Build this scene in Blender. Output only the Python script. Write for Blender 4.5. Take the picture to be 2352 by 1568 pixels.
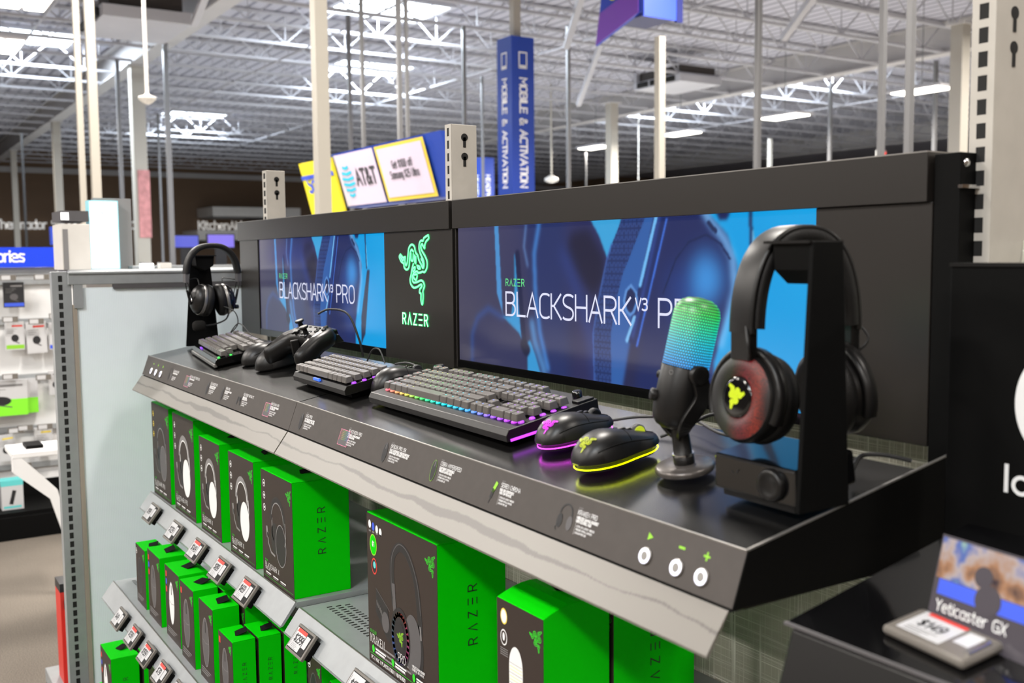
import bpy, math, random
import numpy as np
from mathutils import Matrix, Vector, Euler
random.seed(7)
for o in list(bpy.data.objects): bpy.data.objects.remove(o, do_unlink=True)
SC = bpy.context.scene
COL = SC.collection
PI = math.pi

# ---------------------------------------------------------------- camera
cam_data = bpy.data.cameras.new('camera')
cam = bpy.data.objects.new('camera', cam_data); COL.objects.link(cam)
cam_data.sensor_width = 36.0
cam_data.lens = 35.84
cam_data.clip_end = 200
CR = ((0.5431668, 0.8395767, -0.0089829), (0.0648095, -0.0525907, -0.9965109), (-0.8371198, 0.5406895, -0.0829781))
CP = Vector((1.9322, -0.7357, 0.286))
r, d, f = (Vector(v) for v in CR)
cam.matrix_world = Matrix(((r.x, -d.x, -f.x, CP.x), (r.y, -d.y, -f.y, CP.y), (r.z, -d.z, -f.z, CP.z), (0, 0, 0, 1)))
cam_data.dof.use_dof = True
cam_data.dof.focus_distance = 1.95
cam_data.dof.aperture_fstop = 5.6
SC.camera = cam

# ---------------------------------------------------------------- world, exposure
SC.view_settings.view_transform = 'Standard'
SC.view_settings.look = 'None'
SC.view_settings.gamma = 1.0
SC.view_settings.use_curve_mapping = False
SC.view_settings.exposure = -0.08
W = bpy.data.worlds.new('store_air'); SC.world = W; W.use_nodes = True
W.node_tree.nodes['Background'].inputs[0].default_value = (1.0, 0.97, 0.95, 1)
W.node_tree.nodes['Background'].inputs[1].default_value = 0.10
LAMP_POWER = 380
FLOOR = -1.25
CEIL = 4.95
T = math.radians(10.3)
cT, sT = math.cos(T), math.sin(T)

def area_lamp(x, y, z, sx, sy, power, color, name='lamp_light'):
    l = bpy.data.lights.new(name, 'AREA'); l.shape = 'RECTANGLE'; l.size = sx; l.size_y = sy
    l.energy = power; l.color = color
    o = bpy.data.objects.new(name, l); COL.objects.link(o); o.location = (x, y, z)
    return o
# rows of high-bay fixtures under the roof (their housings are built further down)
# added cool fill light overhead behind the camera, brightens the pale end panel
area_lamp(2.6, -4.6, CEIL - .1, 1.6, 2.0, 320, (.78, .90, 1.0), 'skylight_or_added_fill')
LAMPS = []
for lx in (8.6, 3.4, -1.6, -6.6, -11.6, -17.0, -23.0, -30.0):
    for ly in (-9.0, -4.4, 1.2, 8.0, 16.4, 23.5):
        if ly < -3 and lx < -12: continue
        q = Vector((lx, ly, 4.15)) - CP; dz = q.dot(f)
        if (lx, ly) == (-11.6, 1.2) or dz > .3 and abs(q.dot(r) / dz) < .56 and q.dot(d) / dz > -.40: continue   # the photo shows no lamp there
        LAMPS.append((lx, ly))
for lx, ly in ((-14.0, 16.8), (-10.2, 16.3), (-21.1, 17.0), (-17.5, 16.9), (-11.3, 1.15), (-14.3, 1.2)):
    area_lamp(lx, ly, 3.25, 1.0, 0.5, LAMP_POWER, (1.0, 0.93, 0.85))
for lx, ly in LAMPS:
    area_lamp(lx, ly, 4.12, 1.1, 0.5, LAMP_POWER * (.9 if lx < 0 else (.30 if ly > -3 else .85)), (1.0, 0.94, 0.87))

# ---------------------------------------------------------------- materials
MATS = {}
def mat(name, col=(0.5, 0.5, 0.5), rough=0.5, metal=0.0, emit=None, es=0.0, spec=0.5, coat=0.0, alpha=1.0, trans=0.0, noise=0.0, nscale=40.0, bump=0.0, objcol=False):
    if name in MATS: return MATS[name]
    m = bpy.data.materials.new(name); m.use_nodes = True
    nt = m.node_tree; b = nt.nodes['Principled BSDF']
    b.inputs['Base Color'].default_value = (*col, 1)
    b.inputs['Roughness'].default_value = rough
    b.inputs['Metallic'].default_value = metal
    b.inputs['Specular IOR Level'].default_value = spec
    b.inputs['Coat Weight'].default_value = coat
    b.inputs['Coat Roughness'].default_value = 0.08
    b.inputs['Alpha'].default_value = alpha
    b.inputs['Transmission Weight'].default_value = trans
    if emit:
        b.inputs['Emission Color'].default_value = (*emit, 1)
        b.inputs['Emission Strength'].default_value = es
    if objcol:
        oi = nt.nodes.new('ShaderNodeObjectInfo')
        nt.links.new(oi.outputs['Color'], b.inputs['Emission Color'])
        b.inputs['Emission Strength'].default_value = es
    if noise or bump:
        tc = nt.nodes.new('ShaderNodeTexCoord'); n = nt.nodes.new('ShaderNodeTexNoise')
        n.inputs['Scale'].default_value = nscale; n.inputs['Detail'].default_value = 4
        nt.links.new(tc.outputs['Object'], n.inputs['Vector'])
        if noise:
            mx = nt.nodes.new('ShaderNodeMixRGB'); mx.blend_type = 'MULTIPLY'; mx.inputs[0].default_value = 1
            rp = nt.nodes.new('ShaderNodeMapRange'); rp.inputs[1].default_value = 0.3; rp.inputs[2].default_value = 0.7
            rp.inputs[3].default_value = 1 - noise; rp.inputs[4].default_value = 1 + noise
            nt.links.new(n.outputs[0], rp.inputs[0])
            mx.inputs[1].default_value = (*col, 1)
            nt.links.new(rp.outputs[0], mx.inputs[2]); nt.links.new(mx.outputs[0], b.inputs['Base Color'])
        if bump:
            bp = nt.nodes.new('ShaderNodeBump'); bp.inputs['Strength'].default_value = bump; bp.inputs['Distance'].default_value = 0.002
            nt.links.new(n.outputs[0], bp.inputs['Height']); nt.links.new(bp.outputs[0], b.inputs['Normal'])
    MATS[name] = m
    return m
def sr(r_, g, b_):
    return tuple((c / 255 / 12.92) if c / 255 <= 0.04045 else ((c / 255 + 0.055) / 1.055) ** 2.4 for c in (r_, g, b_))

M = dict(
    black=mat('black_plastic', sr(14, 13, 13), 0.5, spec=0.4, noise=0.1, nscale=200),
    satin=mat('satin_black_plastic', sr(13, 12, 12), 0.38, spec=0.32),
    gloss=mat('gloss_black_plastic', sr(8, 8, 9), 0.10, spec=0.5, coat=0.2),
    dark=mat('deep_black', sr(8, 8, 8), 0.6, spec=0.08),
    panel=mat('panel_powder_black', sr(32, 29, 27), 0.34, spec=0.5),
    fascia=mat('fascia_print_black', sr(64, 59, 56), 0.5, spec=0.35, noise=0.06, nscale=60),
    leather=mat('leatherette_black', sr(15, 14, 14), 0.5, spec=0.3, bump=0.3, nscale=500),
    foam=mat('foam_black', sr(30, 29, 28), 0.95, spec=0.1, bump=0.6, nscale=900),
    keycap=mat('keycap_plastic', sr(78, 74, 71), 0.33, spec=0.9),
    legend=mat('lit_legend', (0.01, 0.01, 0.01), 0.5, es=1.6, objcol=True),
    ledglow=mat('led_lit_switch', (0.02, 0.02, 0.02), 0.3, es=1.3, objcol=True),
    silver=mat('brushed_silver', sr(150, 148, 145), 0.35, metal=0.8),
    chrome=mat('chrome', sr(200, 200, 200), 0.15, metal=1.0),
    white=mat('white_paint', sr(206, 202, 196), 0.45, noise=0.04, nscale=12),
    upright=mat('upright_paint', sr(176, 171, 163), 0.42, noise=0.04, nscale=30),
    greymet=mat('grey_shelf_metal', sr(150, 153, 155), 0.4, metal=0.25, noise=0.05, nscale=30),
    slot=mat('slot_dark', sr(16, 15, 14), 0.8),
    green=mat('green_carton', (0.0, 0.52, 0.0), 0.55, spec=0.10),
    greend=mat('green_line_print', sr(40, 190, 30), 0.6),
    bounce_floor=mat('pale_bounce_floor', sr(176, 172, 166), 0.4, noise=0.04, nscale=1.0),  # far floor kept pale to bounce light up onto the roof
    carton=mat('dark_carton', sr(46, 37, 33), 0.5, spec=0.3),
    pwhite=mat('print_white', sr(215, 215, 215), 0.6),
    pgrey=mat('print_grey', sr(120, 118, 118), 0.6),
    pmid=mat('print_mid_grey', sr(78, 76, 78), 0.5),
    pdark=mat('print_dark', sr(24, 24, 27), 0.5),
    pblue=mat('print_blue', sr(50, 80, 200), 0.6),
    pred=mat('print_red', sr(205, 55, 45), 0.6),
    pyel=mat('print_yellow', sr(225, 200, 70), 0.6),
    ppink=mat('print_pink', sr(215, 120, 150), 0.6),
    pcyan=mat('print_cyan', sr(90, 190, 190), 0.6),
    esl=mat('tag_screen', sr(188, 188, 190), 0.35, coat=0.4),
    tagbody=mat('tag_grey_body', sr(105, 100, 94), 0.3, spec=0.5),
    bluesign=mat('sign_blue', sr(20, 60, 160), 0.45),
    signtext=mat('sign_white', sr(235, 235, 240), 0.5),
    roof=mat('roof_white_paint', sr(176, 176, 182), 0.6, noise=0.08, nscale=0.8),
    girder=mat('girder_paint', sr(178, 176, 176), 0.6, noise=0.05, nscale=1.0),
    pole=mat('pole_galvanised', sr(122, 122, 124), 0.4, metal=0.3),
    cream=mat('pole_cream', sr(170, 165, 155), 0.5),
    brown=mat('brown_wall', sr(112, 90, 70), 0.8),
    micbase=mat('grey_metal_base', sr(84, 79, 76), 0.32, metal=0.5),
    wallglow=mat('glowing_sign_letters', (.8, .8, .8), 0.5, emit=(1, .95, .88), es=.35),  # glow added so the letters show on the dim far wall
    lampglow=mat('lamp_diffuser', (1, 1, 1), 0.5, emit=(1.0, 0.93, 0.78), es=9.0),
    skyglow=mat('skylight_glow', (1, 1, 1), 0.5, emit=(0.82, 0.92, 1.0), es=5.0),
    lightbox=mat('lightbox_white', (1, 1, 1), 0.5, emit=(0.95, 0.98, 1.0), es=1.25),
    ringlight=mat('ring_button_glow', (1, 1, 1), 0.4, emit=(0.55, 0.58, 1.0), es=1.15),
    logogreen=mat('logo_led_green', (0.1, 0.5, 0.2), 0.4, emit=(0.06, 1.0, 0.30), es=1.1),
    logocore=mat('logo_led_core', (0.1, 0.5, 0.2), 0.4, emit=(0.30, 1.0, 0.62), es=1.0),
    screentext=mat('screen_text_white', (0, 0, 0), 0.4, emit=(0.78, 0.80, 1.0), es=1.0),
    screengreen=mat('screen_text_green', (0, 0, 0), 0.4, emit=(0.12, 0.75, 0.25), es=1.0),
    purpleglow=mat('purple_light_bar', (0.1, 0, 0.1), 0.3, emit=(0.55, 0.06, 1.0), es=2.0),
    magentaglow=mat('magenta_underglow', (0.1, 0, 0.1), 0.3, emit=(0.85, 0.03, 0.9), es=1.2),
    magentaglow_hot=mat('magenta_led', (0.1, 0, 0.1), 0.3, emit=(0.85, 0.03, 0.9), es=14.0),
    limeglow_hot=mat('lime_led', (0.1, 0.1, 0), 0.3, emit=(0.62, 0.72, 0.0), es=14.0),
    limeglow=mat('lime_underglow', (0.1, 0.1, 0), 0.3, emit=(0.62, 0.72, 0.0), es=.85),
    limelogo=mat('lime_logo', (0.1, 0.1, 0), 0.3, emit=(0.45, 0.55, 0.02), es=1.0),
    exitred=mat('exit_red', (0.2, 0, 0), 0.3, emit=(1.0, 0.06, 0.05), es=1.6),
    iconlime=mat('icon_lime', sr(130, 190, 40), 0.5),
    rubber=mat('cable_rubber', sr(22, 22, 23), 0.55),
    red=mat('red_carton', sr(190, 45, 35), 0.5),
    wood=mat('honey_wood', sr(150, 100, 50), 0.5, noise=0.15, nscale=6),
    purple=mat('sign_purple', sr(120, 70, 180), 0.5),
    royal=mat('sign_royal', sr(45, 70, 185), 0.5),
    yellow=mat('sign_yellow', sr(228, 214, 40), 0.5),
    lilac=mat('poster_lilac', sr(214, 202, 222), 0.4, coat=0.3),
    attblue=mat('globe_cyan', sr(40, 185, 215), 0.5),
    limecarton=mat('lime_carton', sr(125, 220, 40), 0.5),
)

def node_mat(name, build, rough=0.5, spec=0.5):
    m = bpy.data.materials.new(name); m.use_nodes = True
    nt = m.node_tree; b = nt.nodes['Principled BSDF']
    b.inputs['Roughness'].default_value = rough; b.inputs['Specular IOR Level'].default_value = spec
    build(nt, b, nt.links.new, nt.nodes.new); MATS[name] = m
    return m
def _noise(nt, L, N, scale, mapping=(1, 1, 1), detail=3, coord='Object'):
    tc = N('ShaderNodeTexCoord'); mp = N('ShaderNodeMapping'); n = N('ShaderNodeTexNoise')
    mp.inputs['Scale'].default_value = mapping; n.inputs['Scale'].default_value = scale; n.inputs['Detail'].default_value = detail
    L(tc.outputs[coord], mp.inputs[0]); L(mp.outputs[0], n.inputs['Vector'])
    return n.outputs[0]
def _ramp(N, L, src, stops):
    rp = N('ShaderNodeValToRGB'); L(src, rp.inputs[0])
    e = rp.color_ramp.elements
    e[0].position, e[0].color = stops[0][0], (*stops[0][1], 1)
    e[1].position, e[1].color = stops[-1][0], (*stops[-1][1], 1)
    for p, c in stops[1:-1]:
        x = e.new(p); x.color = (*c, 1)
    return rp.outputs[0]
def deck_build(nt, b, L, N):
    n1 = _noise(nt, L, N, 3.0, (1.2, 9, 9), 5)
    L(_ramp(N, L, n1, [(0.3, sr(9, 9, 9)), (0.7, sr(17, 16, 15))]), b.inputs['Base Color'])
    n2 = _noise(nt, L, N, 5.0, (0.6, 6, 6), 4)
    mr = N('ShaderNodeMapRange'); mr.inputs[3].default_value = 0.17; mr.inputs[4].default_value = 0.26
    L(n2, mr.inputs[0]); L(mr.outputs[0], b.inputs['Roughness'])
    b.inputs['IOR'].default_value = 1.75; b.inputs['Specular IOR Level'].default_value = .5
M['deck'] = node_mat('deck_brushed_laminate', deck_build)
def weave_build(nt, b, L, N):
    a = _noise(nt, L, N, 1.0, (420, 6, 5), 2); c = _noise(nt, L, N, 1.0, (5, 6, 420), 2)
    a2 = _noise(nt, L, N, 1.0, (90, 6, 2), 2); c2 = _noise(nt, L, N, 1.0, (2, 6, 90), 2)
    def th(s, lo, hi):
        m_ = N('ShaderNodeMapRange'); m_.inputs[1].default_value = lo; m_.inputs[2].default_value = hi; L(s, m_.inputs[0]); return m_.outputs[0]
    def op(o, x, y):
        m_ = N('ShaderNodeMath'); m_.operation = o; L(x, m_.inputs[0]); L(y, m_.inputs[1]); return m_.outputs[0]
    s = op('MAXIMUM', op('MULTIPLY', th(a, .5, .62), th(a2, .35, .6)), op('MULTIPLY', th(c, .5, .62), th(c2, .35, .6)))
    L(_ramp(N, L, s, [(0.0, sr(186, 183, 168)), (1.0, sr(240, 238, 228))]), b.inputs['Base Color'])
M['weave'] = node_mat('woven_wallcovering', weave_build, 0.6, 0.3)
def carpet_build(nt, b, L, N):
    n = _noise(nt, L, N, 260, (1, 1, 1), 3); n2 = _noise(nt, L, N, 1.2, (1, 1, 1), 4)
    mx = N('ShaderNodeMixRGB'); mx.blend_type = 'MULTIPLY'; mx.inputs[0].default_value = 1
    L(_ramp(N, L, n, [(0.3, sr(86, 80, 74)), (0.7, sr(136, 128, 118))]), mx.inputs[1])
    L(_ramp(N, L, n2, [(0.3, (.8, .8, .8)), (0.55, (1, 1, 1))]), mx.inputs[2])
    L(mx.outputs[0], b.inputs['Base Color'])
    bp = N('ShaderNodeBump'); bp.inputs['Strength'].default_value = .5; L(n, bp.inputs['Height']); L(bp.outputs[0], b.inputs['Normal'])
M['carpet'] = node_mat('grey_brown_carpet', carpet_build, 0.95, 0.1)
def endpanel_build(nt, b, L, N):
    tc = N('ShaderNodeTexCoord'); w = N('ShaderNodeTexWave'); w.bands_direction = 'Y'; w.inputs['Scale'].default_value = 60
    L(tc.outputs['Object'], w.inputs[0])
    bp = N('ShaderNodeBump'); bp.inputs['Strength'].default_value = .12; bp.inputs['Distance'].default_value = .002
    L(w.outputs[1], bp.inputs['Height']); L(bp.outputs[0], b.inputs['Normal'])
    b.inputs['Base Color'].default_value = (*sr(226, 236, 242), 1)
M['endpanel'] = node_mat('corrugated_white_sheet', endpanel_build, 0.32, 0.5)
def strip_build(nt, b, L, N):
    tc = N('ShaderNodeTexCoord'); sp = N('ShaderNodeSeparateXYZ'); L(tc.outputs['Object'], sp.inputs[0])
    n1 = _noise(nt, L, N, 1.0, (5, 0, 0), 6); n2 = _noise(nt, L, N, 1.0, (600, 1, 30), 2); n3 = _noise(nt, L, N, 1.0, (2.2, 0, 0), 2)
    def mth(o, x, y):
        m_ = N('ShaderNodeMath'); m_.operation = o
        for i, v in enumerate((x, y)):
            if isinstance(v, (int, float)): m_.inputs[i].default_value = v
            else: L(v, m_.inputs[i])
        return m_.outputs[0]
    d_ = mth('ABSOLUTE', mth('SUBTRACT', mth('ADD', sp.outputs[2], .092), mth('MULTIPLY', n1, .030)), 0)
    d_ = mth('SUBTRACT', d_, mth('MULTIPLY', mth('SUBTRACT', n3, .40), .020))
    d_ = mth('ADD', d_, mth('MULTIPLY', mth('SUBTRACT', n2, .5), .004))
    mr = N('ShaderNodeMapRange'); mr.inputs[1].default_value = -.0005; mr.inputs[2].default_value = .0015; L(d_, mr.inputs[0])
    L(_ramp(N, L, mr.outputs[0], [(0.0, sr(70, 66, 62)), (1.0, sr(102, 98, 92))]), b.inputs['Base Color'])
M['strip'] = node_mat('worn_label_channel', strip_build, 0.35, 0.5)
def decking_build(nt, b, L, N):
    b.inputs['Base Color'].default_value = (*sr(170, 170, 178), 1)
    tc = N('ShaderNodeTexCoord'); w = N('ShaderNodeTexWave'); w.bands_direction = 'Y'; w.inputs['Scale'].default_value = 1.1
    L(tc.outputs['Object'], w.inputs[0])
    mx = N('ShaderNodeMixRGB'); mx.blend_type = 'MULTIPLY'; mx.inputs[0].default_value = 1
    L(_ramp(N, L, w.outputs[1], [(0.0, (.45, .45, .48)), (0.3, (1, 1, 1))]), mx.inputs[1]); mx.inputs[2].default_value = (*sr(178, 178, 188), 1)
    L(mx.outputs[0], b.inputs['Base Color'])
M['decking'] = node_mat('ribbed_roof_decking', decking_build, 0.7, 0.2)

# ---------------------------------------------------------------- mesh builder
class MB:
    def __init__(s): s.v = []; s.f = []; s.fm = []; s.X = Matrix.Identity(4); s.sm = []
    def _add(s, vs, fs, m, smooth=False):
        k = len(s.v)
        s.v += [tuple(s.X @ Vector(p)) for p in vs]
        for q in fs: s.f.append([i + k for i in q]); s.fm.append(m); s.sm.append(smooth)
    def box(s, x0, x1, y0, y1, z0, z1, m):
        vs = [(x, y, z) for x in (x0, x1) for y in (y0, y1) for z in (z0, z1)]
        s._add(vs, [(0, 1, 3, 2), (4, 6, 7, 5), (0, 4, 5, 1), (2, 3, 7, 6), (0, 2, 6, 4), (1, 5, 7, 3)], m); return s
    def prism(s, pts, axis, a, b, m):
        # polygon pts in the plane across axis, extruded a..b
        def P(p, t):
            return {'x': (t, p[0], p[1]), 'y': (p[0], t, p[1]), 'z': (p[0], p[1], t)}[axis]
        n = len(pts); vs = [P(p, a) for p in pts] + [P(p, b) for p in pts]
        fs = [list(range(n))[::-1], list(range(n, 2 * n))] + [(i, (i + 1) % n, n + (i + 1) % n, n + i) for i in range(n)]
        s._add(vs, fs, m); return s
    def frame(s, p0, p1):
        a = Vector(p0); b = Vector(p1); z = (b - a).normalized()
        x = z.cross(Vector((0, 0, 1))) if abs(z.z) < 0.95 else z.cross(Vector((0, 1, 0)))
        x.normalize(); y = z.cross(x); return a, b, x, y, z
    def cyl(s, p0, p1, r0, r1=None, m=None, n=16, caps=True, smooth=True):
        r1 = r0 if r1 is None else r1
        a, b, x, y, z = s.frame(p0, p1)
        vs = []
        for c, rr in ((a, r0), (b, r1)):
            vs += [tuple(c + (x * math.cos(2 * PI * i / n) + y * math.sin(2 * PI * i / n)) * rr) for i in range(n)]
        s._add(vs, [(i, (i + 1) % n, n + (i + 1) % n, n + i) for i in range(n)], m, smooth)
        if caps: s._add(vs, [list(range(n))[::-1], list(range(n, 2 * n))], m)
        return s
    def bar(s, p0, p1, w, h, m):
        a, b, x, y, z = s.frame(p0, p1)
        vs = [tuple(c + x * w / 2 * i + y * h / 2 * j) for c in (a, b) for i, j in ((-1, -1), (1, -1), (1, 1), (-1, 1))]
        s._add(vs, [(0, 1, 2, 3), (7, 6, 5, 4), (0, 4, 5, 1), (1, 5, 6, 2), (2, 6, 7, 3), (3, 7, 4, 0)], m); return s
    def loft(s, rings, m, closed=True, caps=True, smooth=True):
        n = len(rings[0]); vs = [p for rg in rings for p in rg]; fs = []
        for k in range(len(rings) - 1):
            for i in range(n if closed else n - 1):
                j = (i + 1) % n; fs.append((k * n + i, k * n + j, (k + 1) * n + j, (k + 1) * n + i))
        s._add(vs, fs, m, smooth)
        if caps: s._add(vs, [list(range(n))[::-1], list(range((len(rings) - 1) * n, len(rings) * n))], m)
        return s
    def tube(s, path, rad, m, n=10, caps=True):
        P = [Vector(p) for p in path]; rings = []
        rr = rad if isinstance(rad, (list, tuple)) else [rad] * len(P)
        x = None
        for i, p in enumerate(P):
            t = (P[min(i + 1, len(P) - 1)] - P[max(i - 1, 0)]).normalized()
            if x is None:
                x = t.cross(Vector((0, 0, 1))) if abs(t.z) < .9 else t.cross(Vector((0, 1, 0)))
            x = (x - t * x.dot(t)).normalized(); y = t.cross(x)
            rings.append([tuple(p + (x * math.cos(2 * PI * k / n) + y * math.sin(2 * PI * k / n)) * rr[i]) for k in range(n)])
        return s.loft(rings, m, True, caps)
    def lathe(s, c, axis, prof, m, n=32, sy=1.0, sx=1.0, caps=True, smooth=True):
        # prof = list of (distance along axis, radius); sx, sy stretch the cross section
        a, b, x, y, z = s.frame(c, Vector(c) + Vector(axis))
        rings = [[tuple(a + z * t + x * math.cos(2 * PI * k / n) * rr * sx + y * math.sin(2 * PI * k / n) * rr * sy) for k in range(n)] for t, rr in prof]
        return s.loft(rings, m, True, caps, smooth)
    def quad(s, a, b, c, d, m): s._add([a, b, c, d], [(0, 1, 2, 3)], m); return s
    def stroke(s, pts, w, m, n=(0, -1, 0), off=0.0, th=0.0):
        # flat ribbon along pts, lying in the plane whose normal is n
        N_ = Vector(n).normalized(); P = []
        for p in pts:
            p = Vector(p)
            if not P or (p - P[-1]).length > w * .04: P.append(p)
        if len(P) < 2: return s
        closed = len(P) > 3 and (P[0] - P[-1]).length < w * .3
        if closed: P.pop()
        k = len(P); T_ = [(P[(i + 1) % k] - P[i]).normalized() for i in range(k if closed else k - 1)]
        L_ = []; R_ = []
        for i in range(k):
            t0 = T_[i - 1] if (closed or i > 0) else T_[0]; t1 = T_[i] if i < len(T_) else T_[-1]
            n0 = t0.cross(N_); n1 = t1.cross(N_); mv = n0 + n1
            if mv.length < .3: mv = n1 * 1.0; sc = 1.0
            else: mv.normalize(); sc = min(1.0 / max(.35, mv.dot(n1)), 2.0)
            c_ = P[i] + N_ * off
            if not closed and i == 0: c_ = c_ - t1 * w * .45
            if not closed and i == k - 1: c_ = c_ + t0 * w * .45
            L_.append(c_ - mv * sc * w / 2); R_.append(c_ + mv * sc * w / 2)
        vs = [tuple(v) for v in L_ + R_]; e = k if closed else k - 1
        fs = [(i, (i + 1) % k, k + (i + 1) % k, k + i) for i in range(e)]
        if th:
            u = N_ * th; vs += [tuple(v + u) for v in L_ + R_]; o_ = 2 * k
            fs = [(o_ + i, o_ + (i + 1) % k, o_ + k + (i + 1) % k, o_ + k + i) for i in range(e)] + [(i, (i + 1) % k, o_ + (i + 1) % k, o_ + i) for i in range(e)] + [(k + i, k + (i + 1) % k, o_ + k + (i + 1) % k, o_ + k + i) for i in range(e)]
            if not closed: fs += [(0, k, o_ + k, o_), (k - 1, 2 * k - 1, o_ + 2 * k - 1, o_ + k - 1)]
        s._add(vs, fs, m)
        return s
    def poly(s, pts, m): s._add(pts, [list(range(len(pts)))], m); return s
    def build(s, name, parent=None, bevel=0.0, seg=2, sub=0, kind=None):
        me = bpy.data.meshes.new(name); me.from_pydata(s.v, [], s.f)
        ms = []
        for m in s.fm:
            if m not in ms: ms.append(m)
        for m in ms: me.materials.append(M[m] if isinstance(m, str) else m)
        me.polygons.foreach_set('material_index', [ms.index(m) for m in s.fm])
        me.polygons.foreach_set('use_smooth', s.sm)
        me.update()
        o = bpy.data.objects.new(name, me); COL.objects.link(o)
        if parent: o.parent = parent
        if bevel:
            b = o.modifiers.new('bevel', 'BEVEL'); b.width = bevel; b.segments = seg; b.limit_method = 'ANGLE'; b.angle_limit = math.radians(40)
        if sub:
            b = o.modifiers.new('sub', 'SUBSURF'); b.levels = sub; b.render_levels = sub
        if kind: o['kind'] = kind
        return o
def tag(o, label, cat, group=None, kind=None):
    if label: o['label'] = label
    if cat: o['category'] = cat
    if group: o['group'] = group
    if kind: o['kind'] = kind
    return o
def thing(name, label, cat, loc=(0, 0, 0), rot=None, group=None):
    o = bpy.data.objects.new(name, None); COL.objects.link(o); o.empty_display_size = .05
    if rot is None: o.location = loc
    else: o.matrix_basis = Matrix.Translation(loc) @ rot
    return tag(o, label, cat, group)
def dup(root, mw, label=None, group=None):
    r_ = root.copy(); COL.objects.link(r_); r_.matrix_basis = mw
    if label: r_['label'] = label
    if group: r_['group'] = group
    for ch in [c for c in root.children]:
        c = ch.copy(); COL.objects.link(c); c.parent = r_
        for g in [g for g in ch.children]:
            e = g.copy(); COL.objects.link(e); e.parent = c
    return r_
def deck(x, v, h=0.0): return (x, v * cT - h * sT, v * sT + h * cT)
def deckrot(yaw=0.0): return Matrix.Rotation(T, 4, 'X') @ Matrix.Rotation(yaw, 4, 'Z')

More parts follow.
